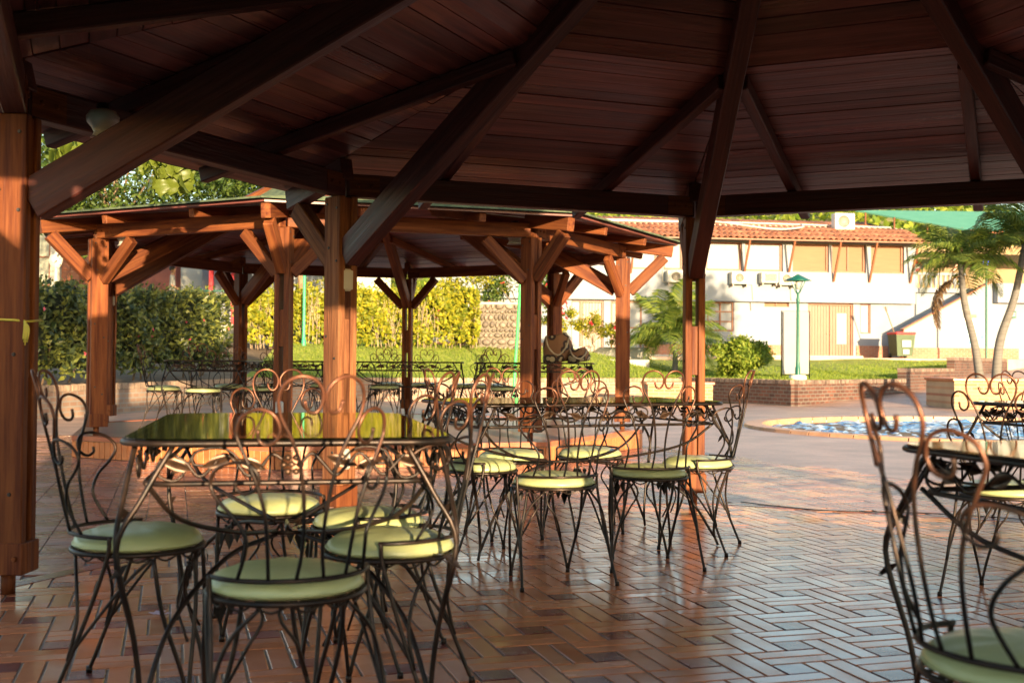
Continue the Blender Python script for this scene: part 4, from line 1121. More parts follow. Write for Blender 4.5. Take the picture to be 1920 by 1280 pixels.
# roof: two slopes of barrel tiles
roof = MB(); roof.add([(-9, -1.0, 5.62), (10.3, -1.0, 5.62), (10.3, 1.4, 6.35), (-9, 1.4, 6.35), (-9, -1.0, 5.67), (10.3, -1.0, 5.67), (10.3, 1.4, 6.40), (-9, 1.4, 6.40)],
                      [(3, 2, 1, 0), (4, 5, 6, 7), (0, 1, 5, 4), (1, 2, 6, 5), (2, 3, 7, 6), (3, 0, 4, 7)])
roof = roof.build('roof', FRAME, bld)
def barrel(L, r0, r1, name, m):
    mb = MB(); n = 7; V = []
    for (y, r, dz) in ((0, r0, 0), (L, r1, 0)):
        for k in range(n + 1): a = PI * k / n; V.append((-r * math.cos(a), y, r * math.sin(a) * .9 + dz))
        for k in range(n + 1): a = PI * k / n; V.append((-(r - .018) * math.cos(a), y, (r - .018) * math.sin(a) * .9 + dz))
    F = []
    for k in range(n): F += [(k, k + 1, 2 * (n + 1) + k + 1, 2 * (n + 1) + k), (n + 1 + k, 3 * (n + 1) + k, 3 * (n + 1) + k + 1, n + 2 + k), (k, n + 1 + k, n + 2 + k, k + 1)]
    return mb.add(V, F, True).mesh(name, m)
bt = barrel(.86, .105, .085, 'roof_tile', ROOFT)
sl = math.atan2(.73, 2.4)
for i in range(60):
    x = -3.6 + i * .23
    for j in range(3):
        o = ob('roof_tile', bt, roof); d = j * .80 - .06
        o.location = (x + random.uniform(-.01, .01), -1.0 + d * math.cos(sl), 5.685 + d * math.sin(sl) + .012 * j); o.rotation_euler = (sl - .012, 0, random.uniform(-.01, .01))
# ridge mortar lumps and far second roof
mb = MB()
for i in range(60): mb.lathe([(0, .07), (.06, .05), (.09, 0)], 8, (-3.5 + i * .23, 1.36, 6.42))
mb.build('ridge_mortar', pmat('mortar_pale', (.55, .45, .33), (.65, .55, .42), 6, .9), roof)
mb = MB()
rb = barrel(2.6, .11, .09, 'x', None)
sl2 = math.atan2(.6, 2.6)
for i in range(62):
    T = Matrix.Translation((-4.2 + i * .235, 2.6, 6.55)) @ Matrix.Rotation(sl2, 4, 'X')
    mb.add([T @ v.co for v in rb.vertices], [tuple(p.vertices) for p in rb.polygons], True)
mb.add([(-5, 2.6, 6.52), (10.5, 2.6, 6.52), (10.5, 5.2, 7.12), (-5, 5.2, 7.12)], [(0, 1, 2, 3)])
mb.add([(-5, 2.75, 5.5), (10.5, 2.75, 5.5), (10.5, 2.75, 6.5), (-5, 2.75, 6.5)], [(0, 1, 2, 3)])
tag(mb.build('rear_roof', ROOFT_I, bld), kind='stuff')
for (x0, x1, z) in ((-2, 8.5, 6.46),):
    MB().tube([(-2.5, 1.2, 6.5), (.5, 1.1, 6.5), (2.0, .4, 6.45), (4.0, -.4, 6.12), (5.4, .2, 6.28), (5.8, 1.2, 6.52)], .035, 6, sub=5).build('roof_pipe', PLASTIC, bld)
    MB().tube([(-4, 1.25, 6.55), (3, 1.3, 6.55), (9.6, 1.3, 6.5)], .03, 6, sub=3).build('roof_pipe', PLASTIC, bld)
for x in (-3.2, -1.5, .9, 2.92, 4.68, 8.6 - 2.15 + .05, 7.95, 9.62):     # timber brackets under the eave
    beam('eave_bracket', (x, -.31, 4.15 if x > 5.5 else 4.35), (x, -.98, 5.60), .07, .08, FRAME, bld, (0, 1, 0))
for k, (x0, x1, z0, z1, f) in enumerate(((-.17, .56, 4.0, 4.44, 1), (2.33, 3.0, 3.98, 4.44, 1), (3.5, 4.16, 4.04, 4.44, 0), (4.2, 4.84, 3.97, 4.44, 1))):
    ac = thing('air_conditioner', ['outdoor air-conditioning unit furthest left on the white wall', 'outdoor air-conditioning unit under the second pale window', 'louvred window air conditioner left of the lamp-head', 'outdoor air-conditioning unit immediately left of the green lamp-head'][k], 'air conditioner', (0, 0, 0), 0, 'air conditioners on the white wall')
    ac.matrix_world = Matrix.Translation((5.9, 43.0, 0)) @ Matrix.Rotation(BA, 4, 'Z')
    MB().bbox(x0, x1, -.66, -.30, z0, z1, .015).build('casing', PLASTIC, ac)
    cx = x0 + (x1 - x0) * .45; cz = (z0 + z1) / 2
    if f:
        T = Matrix.Translation((cx, -.662, cz)) @ Matrix.Rotation(PI / 2, 4, 'X'); mb = MB()
        mb.lathe([(.03, .002), (.17, .002), (.17, .012)], 20); mb.v = [T @ Vector(v) for v in mb.v]; mb.build('fan', pmat('ac_fan', (.22, .2, .16), (.34, .3, .24), 8, .6), ac)
        mb = MB()
        for r_ in (.06, .11, .16): mb.tube([(cx + r_ * math.cos(q * PI / 8), -.68, cz + r_ * math.sin(q * PI / 8)) for q in range(16)], .005, 4, True, 1)
        for q in range(6): a = q * PI / 3; mb.tube([(cx, -.682, cz), (cx + .17 * math.cos(a), -.682, cz + .17 * math.sin(a))], .004, 4, sub=1)
        mb.build('grille', STEEL, ac)
    else:
        mb = MB()
        for q in range(7): mb.bbox(x0 + .12, x1 - .06, -.69, -.661, z0 + .06 + q * .043, z0 + .085 + q * .043, .004)
        mb.build('grille', BLIND, ac)
    MB().box(x0 + .05, x0 + .08, -.62, -.29, z0 - .1, z0 - .001).box(x1 - .08, x1 - .05, -.62, -.29, z0 - .1, z0 - .001).build('bracket', STEEL, ac)
ac = thing('air_conditioner', 'boxy air-conditioning unit standing on the clay-tile roof', 'air conditioner', (0, 0, 0)); ac.matrix_world = Matrix.Translation((5.9, 43.0, 0)) @ Matrix.Rotation(BA, 4, 'Z')
MB().bbox(7.0, 7.82, .7, 1.1, 6.3, 6.95, .02).build('casing', PLASTIC, ac)
T = Matrix.Translation((7.36, .698, 6.62)) @ Matrix.Rotation(PI / 2, 4, 'X'); mb = MB(); mb.lathe([(.0, .002), (.24, .002), (.24, .015)], 22); mb.v = [T @ Vector(v) for v in mb.v]; mb.build('fan', MATS['ac_fan'], ac)
MB().box(7.05, 7.12, .72, 1.08, 6.1, 6.299).box(7.7, 7.77, .72, 1.08, 6.1, 6.299).build('foot', STEEL, ac)
# stair wing at the right
mb = MB(); mb.add([(8.88, -1.3, .6), (14.0, -1.3, .6), (14.0, -1.3, 4.1), (12.35, -1.3, 4.1), (8.88, -1.3, 2.28)], [(0, 1, 2, 3, 4)])
mb.add([(8.88, -1.3, .6), (8.88, -1.3, 2.28), (8.88, 0, 2.28), (8.88, 0, .6)], [(0, 1, 2, 3)])
mb.add([(8.88, -1.08, .6), (14.0, -1.08, .6), (14.0, -1.08, 4.1), (12.35, -1.08, 4.1), (8.88, -1.08, 2.28)], [(4, 3, 2, 1, 0)])
mb.build('stair_parapet', WHITE, bld)
beam('parapet_coping', (8.84, -1.19, 2.30), (12.37, -1.19, 4.14), .30, .05, RED, bld)
MB().bbox(8.83, 8.875, -1.33, -1.05, .6, 2.26, .01).build('parapet_end', RED, bld)
MB().bbox(8.9, 13.5, -1.36, -1.302, .6, 1.62, .005).build('brick_base', BRK_B, bld)
mb = MB()
for i in range(12): mb.box(9.0 + i * .28, 9.28 + i * .28, -1.07, -.01, .6, 1.3 + i * .17 + .17)
mb.build('stair', CONC, bld)
mb = MB(); mb.box(8.9, 15, 0, .1, .6, 3.96); mb.build('stair_back_wall', WHITE, bld)
# terrace above, balusters, arch
MB().box(9.87, 17, -.2, 4, 3.80, 3.98).build('terrace_slab', WHITE, bld)
MB().box(12.5, 17, -1.6, -.21, 3.36, 4.10).build('balcony_front', WHITE, bld)
mb = MB()
for i in range(10):
    mb.lathe([(.05, 0), (.04, .05), (.075, .2), (.05, .42), (.06, .5)], 8, (9.98 + i * .2, -.1, 3.98))
mb.box(9.87, 12.0, -.18, -.02, 4.49, 4.58); mb.build('balustrade', WHITE, bld)
mb = MB(); mb.box(9.87, 17, 3.0, 3.1, 3.98, 6.0); mb.build('terrace_back_wall', pmat('terrace_wall', (.30, .20, .11), (.40, .28, .16), 1, .8), bld)
mb = MB(); mb.box(9.9, 17, .3, .42, 5.4, 5.75); mb.build('terrace_beam', pmat('tan_beam', (.40, .27, .14), (.5, .34, .19), 2, .7), bld)
mb = MB()
mb.add([(11.5, -1.3, 6.08), (17, -1.3, 6.02), (17, 4.0, 7.6), (9.3, 4.0, 7.5), (11.5, -1.3, 6.14), (17, -1.3, 6.08), (17, 4.0, 7.66), (9.3, 4.0, 7.56)], [(3, 2, 1, 0), (4, 5, 6, 7), (0, 1, 5, 4), (1, 2, 6, 5), (2, 3, 7, 6), (3, 0, 4, 7)])
mb.build('canopy', CANOPY, bld)
for (x, y) in ((9.5, 3.4), (10.1, 2.0), (10.8, .6), (11.5, -.8)): MB().tube([(x, y, 5.6), (x, y, 6.15 + (y + 1.3) * .26)], .035, 6, sub=1).build('canopy_post', FRAME, bld)
beam('canopy_post', (10.9, -1.2, 4.5), (11.6, -1.25, 6.05), .07, .07, RED, bld)
beam('canopy_edge', (11.5, -1.36, 6.08), (17, -1.36, 6.02), .06, .10, RED, bld)
# arched doorway
mb = MB(); pts = [(13.55, 1.15), (13.55, 2.7)] + [(14.35 - .8 * math.cos(R(a)), 2.7 + .62 * math.sin(R(a))) for a in range(10, 171, 16)] + [(15.15, 2.7), (15.15, 1.15)]
out = [(13.0, 1.15), (13.0, 3.36)] + [(13.0 + 2.7 * i / 11, 3.36) for i in range(0, 11)] + [(15.7, 3.36), (15.7, 1.15)]
for i in range(len(pts) - 1):
    a, b, c, d = pts[i], pts[i + 1], out[i + 1], out[i]
    mb.add([(a[0], -1.29, a[1]), (b[0], -1.29, b[1]), (c[0], -1.29, c[1]), (d[0], -1.29, d[1])], [(0, 1, 2, 3)])
    mb.add([(a[0], -1.29, a[1]), (b[0], -1.29, b[1]), (b[0], -.9, b[1]), (a[0], -.9, a[1])], [(0, 1, 2, 3)])
mb.build('arch_surround', CREAM, bld)
MB().bbox(13.5, 14.32, -.9, -.84, 1.1, 3.36, .01).bbox(14.36, 15.2, -.9, -.84, 1.1, 3.36, .01).build('arched_door', pmat('dark_door', (.05, .025, .015), (.14, .07, .035), 7, .5), bld)
MB().box(13.2, 16, -1.8, -1.31, .9, 1.12).build('door_step', CONC, bld)
# painted wave mural (flat paint), sign
def muralmat():
    m = bpy.data.materials.new('mural_paint'); m.use_nodes = True; t = m.node_tree; N = t.nodes; L = t.links; b = N['Principled BSDF']; b.inputs['Roughness'].default_value = .8
    tc = N.new('ShaderNodeTexCoord'); nz = N.new('ShaderNodeTexNoise'); nz.inputs['Scale'].default_value = 1.6; nz.inputs['Detail'].default_value = 3; nz.inputs['Distortion'].default_value = 1.5
    L.new(tc.outputs['Object'], nz.inputs['Vector']); rp = N.new('ShaderNodeValToRGB'); rp.color_ramp.elements[0].position = .36; rp.color_ramp.elements[1].position = .56
    rp.color_ramp.elements[0].color = (.12, .42, .58, 1); rp.color_ramp.elements[1].color = (.78, .77, .74, 1)
    e = rp.color_ramp.elements.new(.44); e.color = (.45, .66, .70, 1)
    L.new(nz.outputs['Fac'], rp.inputs[0]); L.new(rp.outputs[0], b.inputs['Base Color']); return m
MB().box(11.15, 12.1, -1.306, -1.3005, 1.68, 2.75).build('mural', muralmat(), bld)
MB().box(11.3, 11.8, -1.307, -1.3005, 2.78, 2.9).build('mural_letters', pmat('yellow_paint', (.75, .55, .12), (.8, .6, .2), 9, .8), bld)
sg = thing('notice_sign', 'small green notice sign on the white wall near the arched door', 'sign', (0, 0, 0)); sg.matrix_world = Matrix.Translation((5.9, 43.0, 0)) @ Matrix.Rotation(BA, 4, 'Z')
MB().bbox(13.02, 13.36, -1.42, -1.40, 2.78, 3.06, .004).build('sign_board', GREENM, sg)
MB().box(13.06, 13.32, -1.425, -1.4201, 2.94, 2.98).box(13.06, 13.32, -1.425, -1.4201, 2.86, 2.90).build('sign_text', PLASTIC, sg)
fe = thing('wall_box', 'small red fire box on the shaded terrace wall', 'fire box', (0, 0, 0)); fe.matrix_world = Matrix.Translation((5.9, 43.0, 0)) @ Matrix.Rotation(BA, 4, 'Z')
MB().bbox(11.4, 11.75, 2.9, 2.98, 4.9, 5.3, .02).build('box_body', PETAL, fe); MB().box(11.48, 11.67, 2.89, 2.899, 5.0, 5.2).build('box_label', PLASTIC, fe)
bl = thing('blue_lamp', 'small blue lamp glowing among the palm fronds', 'lamp', (0, 0, 0)); bl.matrix_world = Matrix.Translation((5.9, 43.0, 0)) @ Matrix.Rotation(BA, 4, 'Z')
em = bpy.data.materials.new('blue_glow'); em.use_nodes = True; em.node_tree.nodes['Principled BSDF'].inputs['Emission Color'].default_value = (.03, .06, 1, 1); em.node_tree.nodes['Principled BSDF'].inputs['Emission Strength'].default_value = 3; em.node_tree.nodes['Principled BSDF'].inputs['Base Color'].default_value = (.02, .03, .5, 1)
mb = MB(); mb.lathe([(0, -.13), (.09, -.1), (.13, 0), (.09, .1), (0, .13)], 16, (12.7, -.4, 5.0)); mb.build('bulb', em, bl)
MB().tube([(12.7, -.4, 5.1), (12.7, -.4, 5.8), (12.7, .3, 5.9)], .02, 6, sub=1).build('lamp_arm', IRON_DK, bl)

fp = tag(MB().bbox(-9, 18, -2.6, -.003, .5, 1.205, .02).build('footpath', PLAZA), kind='structure')
fp.matrix_world = Matrix.Translation((5.9, 43.0, 0)) @ Matrix.Rotation(BA, 4, 'Z')
for pts in ([(2.9, -.32, 4.0), (3.25, -.32, 3.98), (3.28, -.32, 3.4), (3.28, -.05, 3.34), (3.3, -.05, 3.0)], [(4.78, -.32, 3.95), (4.8, -.32, 3.4)], [(-.25, -.32, 4.7), (-.28, -.32, 4.05), (-.15, -.32, 4.02)], [(1.2, -.32, 5.5), (1.2, -.32, 4.6)]):
    MB().tube(pts, .016, 5, sub=1).build('conduit', CREAM, bld)
# ---- bin, banner, lamp posts
def at_b(x, y, z): v = Matrix.Translation((5.9, 43.0, 0)) @ Matrix.Rotation(BA, 4, 'Z') @ Vector((x, y, z)); return v
b_ = at_b(8.42, -2.0, 1.205); wb = thing('wheelie_bin', 'green wheeled bin with a red open lid and broom beside the double door', 'bin', b_, BA)
mb = MB(); mb.add([(-.3, -.3, .08), (.3, -.3, .08), (.3, .3, .08), (-.3, .3, .08), (-.37, -.36, .88), (.37, -.36, .88), (.37, .36, .88), (-.37, .36, .88)], [(3, 2, 1, 0), (4, 5, 6, 7), (0, 1, 5, 4), (1, 2, 6, 5), (2, 3, 7, 6), (3, 0, 4, 7)])
mb.build('bin_body', pmat('bin_green', (.03, .06, .02), (.06, .10, .035), 5, .5), wb)
MB().bbox(-.40, .40, -.40, .40, .881, .97, .03).build('lid', PETAL, wb)
MB().box(-.14, .2, -.366, -.352, .42, .66).build('label_patch', PLASTIC, wb)
MB().box(-.10, .14, -.349, -.336, .16, .32).build('label_patch', PLASTIC, wb)
for sx in (-.3, .3):
    T = Matrix.Translation((sx, .3, .1)) @ Matrix.Rotation(PI / 2, 4, 'Y'); mb = MB(); mb.lathe([(0, -.03), (.1, -.03), (.1, .03), (0, .03)], 14); mb.v = [T @ Vector(v) for v in mb.v]; mb.build('wheel', IRON_DK, wb)
br = thing('broom', 'thin dark broom handle sticking up out of the green bin', 'broom', at_b(8.1, -2.05, 1.2)); MB().tube([(.1, 0, .7), (-.25, 0, 1.7)], .018, 6, sub=1).build('handle', BARK, br)
mb = MB()
for i in range(14): mb.tube([(-.25, 0, 1.66), (-.32 + random.uniform(-.08, .08), random.uniform(-.04, .04), 1.92)], .006, 4, sub=1)
mb.build('bristles', BARK, br)
bs = thing('banner_stand', 'blank white upright banner panel in a dark frame on the lawn', 'banner', (6.95, 27.7, lawn_z(6.95, 27.7)), .05)
MB().bbox(-.33, .33, -.012, .012, .14, 1.66, .004).build('panel', pmat('banner_white', (.25, .25, .25), (.30, .30, .29), 2, .6), bs)
MB().tube([(-.35, 0, -.1), (-.35, 0, 1.68), (.35, 0, 1.68), (.35, 0, -.1)], .014, 6, sub=1).tube([(-.35, 0, .12), (.35, 0, .12)], .012, 6, sub=1).build('banner_frame', IRON_DK, bs)
def lamp_post(label, loc, h, m, tilt=(0, 0), lantern=True):
    t = thing('lamp_post', label, 'lamp post', loc, group='green lamp posts'); t.rotation_euler = (tilt[0], tilt[1], 0)
    p = MB(); p.lathe([(.065, .12), (.065, .3), (.05, .34), (.042, .5), (.036, h - .6), (.05, h - .55), (.03, h - .5), (.03, h - .42), (.05, h - .38), (.0, h - .37)], 12); p.build('pole', m, t)
    MB().lathe([(0, -.2), (.23, -.2), (.22, .05), (.20, .13), (0, .14)], 8).build('base', pmat('whitewash', (.65, .63, .58), (.74, .72, .68), 5, .9), t)
    if lantern:
        ln = MB()
        for k in range(4):
            a = PI / 4 + k * PI / 2
            ln.tube([(.05 * math.cos(a), .05 * math.sin(a), h - .38), (.20 * math.cos(a), .20 * math.sin(a), h - .1)], .013, 4, sub=1)
        ln.build('lantern_frame', m, t)
        MB().lathe([(.0, h - .10), (.33, h - .10), (.32, h - .085), (.0, h + .07)], 4).build('lantern_roof', m, t)
        MB().lathe([(0, h - .10), (.06, h - .11), (.07, h - .18), (.05, h - .24), (.03, h - .30), (0, h - .3)], 12).build('bulb', FROST, t)
    return t
lamp_post('dark green lamp post with a four-sided lantern in front of the white building', (6.83, 27.0, lawn_z(6.83, 27.0)), 2.48, GREENM)
lamp_post('green lamp post with white base standing before the sunny hedge', (-5.75, 31.2, 1.2), 4.2, pmat('mid_green', (.03, .35, .16), (.05, .45, .22), 6, .4), lantern=False)
lamp_post('bright green pole leaning right in front of the cobble wall', (.02, 27.6, -.3), 3.6, LGREEN, (0, R(3.2)), False)
lamp_post('thin dark green pole rising behind the pair of palms', (17.0, 40.5, .6), 4.4, GREENM, lantern=False)

# ================================================================== LEFT BACKGROUND: hotel wing, person, sign
lb = thing('hotel_wing', 'cream and white hotel wing with a panelled brown door behind the shaded hedge', 'building', (-13, 41, 0))
MB().box(-9, 4.8, -2, 6, .5, 2.2).build('terrace', CONC, lb)
wall_holes('front_wall', -8, -.4, 2.2, 6.6, [(-3.45, -1.9, 2.2, 5.5), (-6.0, -3.8, 2.6, 5.7)], 0, .25, CREAM, lb)
MB().box(-8, 8, 5.4, 5.6, 2.2, 7).build('rear_wall', CREAM, lb)
window(lb, -6.0, -3.8, 2.6, 5.7, .1, pmat('pale_glass', (.30, .30, .22), (.45, .44, .34), .8, .25), 2, 3, .08)
dr = MB(); dr.bbox(-3.42, -2.70, .08, .15, 2.2, 5.45, .01); dr.bbox(-2.68, -1.93, .08, .15, 2.2, 5.45, .01)
for x in (-3.36, -3.02, -2.62, -2.28):
    for z in (2.4, 3.0, 3.6, 4.2, 4.8): dr.bbox(x, x + .28, .055, .079, z, z + .48, .012)
dr.build('panelled_door', DOORW, lb)
MB().bbox(-.4, .9, -.35, .2, 2.2, 6.6, .02).build('brown_pier', pmat('maroon_paint', (.20, .06, .05), (.28, .09, .07), 3, .6), lb)
MB().bbox(-1.6, -.5, -.15, -.05, 2.2, 4.5, .01).build('shutter', DOORW, lb)
MB().box(.9, 6.5, 3, 3.2, 2.2, 6.6).build('white_wing', WHITE, lb)
MB().bbox(3.6, 6.2, -.3, 2.9, 2.2, 4.35, .02).build('white_annex', WHITE, lb)
MB().bbox(2.0, 6.6, -.6, 3.0, 4.72, 4.95, .02).build('flat_roof', WHITE, lb)
for x in (2.15, 2.95): MB().bbox(x - .07, x + .07, -.4, -.26, 2.2, 4.72, .01).build('red_post', PETAL, lb)
MB().tube([(.9, -.8, 3.42), (3.5, -.8, 3.42)], .03, 6, sub=1).tube([(1.9, -.8, 2.2), (1.9, -.8, 3.5)], .05, 6, sub=1).build('railing', GREENM, lb)
sn = thing('round_sign', 'round white sign on a white pole above the left hedge', 'sign', (-12.95, 32.0, 1.5))
T = Matrix.Translation((0, 0, 2.25)) @ Matrix.Rotation(PI / 2, 4, 'X'); mb = MB(); mb.lathe([(0, -.015), (.19, -.015), (.19, .015), (0, .015)], 24); mb.v = [T @ Vector((v[0], v[1] * 1.25, v[2])) for v in mb.v]; mb.build('sign_disc', PLASTIC, sn)
MB().tube([(0, .03, 0), (0, .03, 2.2)], .05, 8, sub=1).build('pole', PLASTIC, sn)
# person standing on the terrace, seen in profile from the waist up
def person():
    pr = thing('person', 'person in a grey shirt standing in profile above the left hedge', 'person', (-11.0, 36.5, 2.22), R(-75))
    J = {'pel': (0, 0, .92), 'sp': (0, .01, 1.12), 'ch': (0, .0, 1.32), 'nk': (0, .0, 1.46), 'nk2': (0, .02, 1.54), 'hd': (0, .03, 1.63), 'hd2': (0, .02, 1.72),
         'lh': (-.09, 0, .90), 'lk': (-.10, .02, .49), 'la': (-.10, -.02, .09), 'lt': (-.11, .14, .03), 'rh': (.09, 0, .90), 'rk': (.10, .05, .49), 'ra': (.11, .02, .09), 'rt': (.12, .18, .03),
         'ls': (-.18, 0, 1.40), 'le': (-.24, -.02, 1.13), 'lw': (-.20, .16, 1.02), 'lp': (-.18, .24, 1.02), 'rs': (.18, 0, 1.40), 're': (.24, -.02, 1.13), 'rw': (.20, .17, 1.03), 'rp': (.18, .25, 1.03)}
    rad = {'pel': .15, 'sp': .135, 'ch': .15, 'nk': .07, 'nk2': .055, 'hd': .095, 'hd2': .085, 'lh': .10, 'lk': .065, 'la': .042, 'lt': .035, 'rh': .10, 'rk': .065, 'ra': .042, 'rt': .035, 'ls': .06, 'le': .045, 'lw': .032, 'lp': .035, 'rs': .06, 're': .045, 'rw': .032, 'rp': .035}
    E = [('pel', 'sp'), ('sp', 'ch'), ('ch', 'nk'), ('nk', 'nk2'), ('nk2', 'hd'), ('hd', 'hd2'), ('pel', 'lh'), ('lh', 'lk'), ('lk', 'la'), ('la', 'lt'), ('pel', 'rh'), ('rh', 'rk'), ('rk', 'ra'), ('ra', 'rt'), ('ch', 'ls'), ('ls', 'le'), ('le', 'lw'), ('lw', 'lp'), ('ch', 'rs'), ('rs', 're'), ('re', 'rw'), ('rw', 'rp')]
    ks = list(J)
    me = bpy.data.meshes.new('tmp'); me.from_pydata([J[k] for k in ks], [(ks.index(a), ks.index(b)) for a, b in E], []); o = bpy.data.objects.new('tmp', me); COL.objects.link(o)
    o.modifiers.new('s', 'SKIN')
    for i, k in enumerate(ks): me.skin_vertices[0].data[i].radius = (rad[k], rad[k] * (.8 if k in ('pel', 'sp', 'ch') else 1)); me.skin_vertices[0].data[i].use_root = (k == 'pel')
    sb = o.modifiers.new('b', 'SUBSURF'); sb.levels = 2; sb.render_levels = 2
    dg = bpy.context.evaluated_depsgraph_get(); nm = bpy.data.meshes.new_from_object(o.evaluated_get(dg)); bpy.data.objects.remove(o)
    nm.materials.clear()
    for m in (pmat('skin', (.16, .085, .05), (.2, .11, .07), 5, .5), pmat('grey_shirt', (.14, .14, .14), (.2, .2, .19), 12, .9), pmat('dark_trousers', (.03, .03, .04), (.05, .05, .06), 9, .9)): nm.materials.append(m)
    for p in nm.polygons:
        z = p.center.z; ax = abs(p.center.x); p.use_smooth = True
        p.material_index = 2 if z < .95 and not (ax > .15 and z > .7) else (0 if z > 1.47 or (z < 1.16 and ax > .15) else 1)
    ob('body', nm, pr)
    h = MB(); h.lathe([(.0, .115), (.06, .10), (.095, .055), (.10, .0), (.09, -.04)], 14, (0, -.005, 1.665)); h.build('hair', IRON_DK, pr)
    f = MB(); f.leaf((0, .115, 1.66), (0, .6, -1), (0, 1, .3), .045, .03); f.build('nose', MATS['skin'], pr)
person()

# ================================================================== SMALL FITTINGS
def pendant(label, loc, s=1.0):
    t = thing('pendant_lamp', label, 'lamp', loc, group='frosted glass lamps under the gazebo beams')
    MB().lathe([(.0, .16), (.04, .155), (.045, .12), (.05, .10)], 16).build('cap', IRON_DK, t)
    MB().lathe([(.05, .115), (.09, .10), (.115, .06), (.11, .02), (.075, -.02), (.06, -.05), (.07, -.075), (.085, -.09)], 22).build('shade', FROST, t)
    t.scale = (s, s, s)
pendant('frosted glass lamp above the strut of the leftmost post', (-1.70, 4.66, 1.90), .58)
pendant('frosted glass lamp beside the leftmost post of the further gazebo', (-3.78, 11.0, 1.92 + .2), .9)
pendant('frosted glass lamp by the dark post left of the sunlit post', (.02, 10.75, 1.94 + .2), .9)
def wall_box(name, label, cat, loc, rz, wd, h, m=PLASTIC, detail=True):
    t = thing(name, label, cat, loc, rz)
    MB().bbox(-wd / 2, wd / 2, -.03, .0, -h / 2, h / 2, .012).build('box_body', m, t)
    d = MB()
    if detail:
        for k in range(3): d.bbox(-wd * .3, wd * .3, -.034, -.0305, -h * .25 + k * h * .2, -h * .25 + k * h * .2 + .004, .001)
    d.lathe([(0, .006), (.008, .004), (.009, 0)], 8, (0, -.034, 0)); d.build('box_detail', STEEL, t)
def post_face(c, RR, A0, k, r_off, t_off, z):
    a = A0 + k * PI / 4
    return (c[0] + (RR + r_off) * math.cos(a) - t_off * math.sin(a), c[1] + (RR + r_off) * math.sin(a) + t_off * math.cos(a), z)
a7 = G1A + 7 * PI / 4
wall_box('wall_speaker', 'white louvred wall box on the rough gazebo post below its strut', 'wall box', post_face(G1, G1R, G1A, 7, -.082, .0, 1.41), a7 + PI * 1.5 + PI, .085, .13)
wall_box('socket_outlet', 'cream socket outlet low on the rough gazebo post', 'socket', post_face(G1, G1R, G1A, 7, -.082, 0, .36), a7 + PI * 1.5 + PI, .07, .12)
aB = G2A + PI / 4
wall_box('socket_outlet', 'cream socket outlet on the far gazebo post above the table edge', 'socket', post_face(G2, G2R, G2A, 1, .082, 0, .52 + .0), aB + PI / 2, .07, .13, detail=False)
aA1 = G2A - PI / 4
wall_box('socket_outlet', 'small box high on the post behind the leftmost further post', 'socket', post_face(G2, G2R, G2A, 7, -.082, .02, 1.62), aA1 + PI * 1.5 + PI, .07, .12, detail=False)
rbn = thing('ribbon', 'yellow ribbon knotted round the leftmost post', 'ribbon', (-1.998, 4.514, 1.05))
YEL = pmat('yellow_ribbon', (.55, .45, .05), (.7, .6, .1), 8, .6)
MB().tube([(-.11, -.07, .04), (.04, -.07, .035), (.086, -.055, .03), (.086, .07, .04)], .005, 5, sub=1).build('band', YEL, rbn)
mb = MB()
for k in range(5): mb.tube([(.08, -.073, .035), (.085 + .005 * k, -.085, .0), (.081 + .004 * k, -.085, -.04 - .012 * (k % 3))], .003, 4, sub=3)
mb.build('tails', YEL, rbn)
pt = thing('fallen_petal', 'pale pink petals lying on the tiles near the left chair leg', 'petal', (-1.27, 4.13, .003)); 
mb = MB()
for k in range(6): mb.leaf((random.uniform(-.02, .02), random.uniform(-.015, .015), .004), (math.cos(k * 1.05), math.sin(k * 1.05), .35), (0, 0, 1), .04, .03)
mb.build('petals', PINK, pt)
cbz = thing('floor_cable', 'thin dark cable lying across the tiles right of the centre-right post', 'cable', (1.55, 7.64, .006)); MB().tube([(0, 0, 0), (.2, -.22, 0), (.45, -.42, 0), (.78, -.47, 0), (1.3, -.62, 0), (2.2, -1.2, 0)], .0035, 5, sub=5).build('cord', IRON_DK, cbz)
# fallen leaf litter on the tiles
mb = MB()
for i in range(60):
    x, y = random.uniform(-2.5, 3.2), random.uniform(2.6, 9.5); a = random.uniform(0, 6.3); mb.leaf((x, y, .003), (math.cos(a), math.sin(a), .15), (0, 0, 1), random.uniform(.008, .022), .008)
tag(mb.build('leaf_litter', LEAF_DRY), kind='stuff')

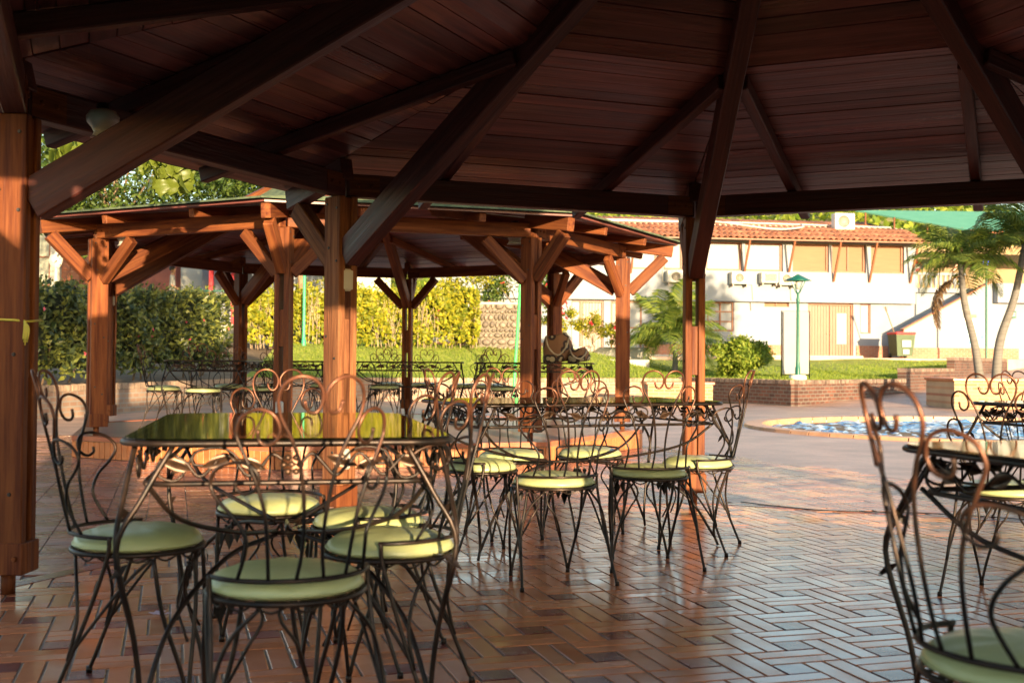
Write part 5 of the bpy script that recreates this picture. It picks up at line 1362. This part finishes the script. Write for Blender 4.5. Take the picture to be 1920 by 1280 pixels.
# ================================================================== FAR HILLS, AND UNSEEN SHADE CASTERS
mb = MB(); V = []; F = []; NX, NY = 60, 14
for j in range(NY + 1):
    for i in range(NX + 1):
        x = -260 + 520 * i / NX; y = 75 + j * 14; f = min(1, j / NY * 1.25)
        V.append((x, y, 34 * f ** 1.1 + 5 * math.sin(x * .021 + 1) * f + 2.5 * math.sin(x * .07 + y * .05) * f - 1))
for j in range(NY):
    for i in range(NX): a = j * (NX + 1) + i; F.append((a, a + 1, a + NX + 2, a + NX + 1))
mb.add(V, F, True); hillmat = pmat('hill_scrub', (.12, .14, .03), (.30, .26, .09), .12, .95, detail=10)
tag(mb.build('hills', hillmat), kind='structure')
mb = MB()
for i in range(2600):
    x = random.uniform(-60, 110); y = random.uniform(80, 200); f = min(1, (y - 75) / 14 / NY * 1.25)
    z = 34 * f ** 1.1 + 5 * math.sin(x * .021 + 1) * f + 2.5 * math.sin(x * .07 + y * .05) * f - 1
    for k in range(9): mb.leaf((x + random.gauss(0, .8), y + random.gauss(0, .8), z + abs(random.gauss(.9, .6))), rnd_dir(), rnd_dir() + Vector((0, 0, 1)), 1.5, 1.1)
tag(mb.build('hill_scrub_trees', LEAF_BU), kind='stuff')
mb = MB(); V = []; F = []
prof = [(-2.9, -.05), (-3.3, .9), (-3.7, 1.36), (-4.5, 1.42), (-7, 1.4), (-9, .2), (-9.5, -.05)]
for i in range(61):
    x = -15 + i * .5
    for (y, z) in prof: V.append((x, y, z + (.08 * math.sin(x * 2.1) + .05 * math.sin(x * 5.3) if z > .5 else 0)))
for i in range(60):
    for j in range(len(prof) - 1): a = i * 7 + j; F.append((a, a + 1, a + 8, a + 7))
mb.add(V, F, True); tag(mb.build('unseen_bank', GRASS), kind='structure')  # bank out of view, added to keep low sun off the near floor
mb = MB()
for (cx, cy, cz, rx, ry, rz, n) in ((.72, -4.2, 1.8, .40, .4, .7, 1700), (-2.2, -4.5, 1.6, 1.2, .5, .5, 1200), (2.3, -13, 6.6, 2.8, 2.0, 1.4, 2100), (13.7, 20, 5.3, 2.2, 1.6, 2.1, 2600)):
    for i in range(n):
        d = rnd_dir(); r_ = random.random() ** .4
        mb.leaf((cx + d.x * rx * r_, cy + d.y * ry * r_, cz + d.z * rz * r_), rnd_dir(), rnd_dir(), .16 if cz < 3 else .34, .1 if cz < 3 else .2)
for (x, y, h) in ((2.3, -13, 6.5), (13.7, 20, 5)): mb.tube([(x, y, 0), (x + .1, y, h)], .2, 8, sub=1, taper=.5)
tag(mb.build('unseen_foliage', LEAF_TR), kind='stuff')  # unseen shrubs and tree crowns, placed for the shadows they cast
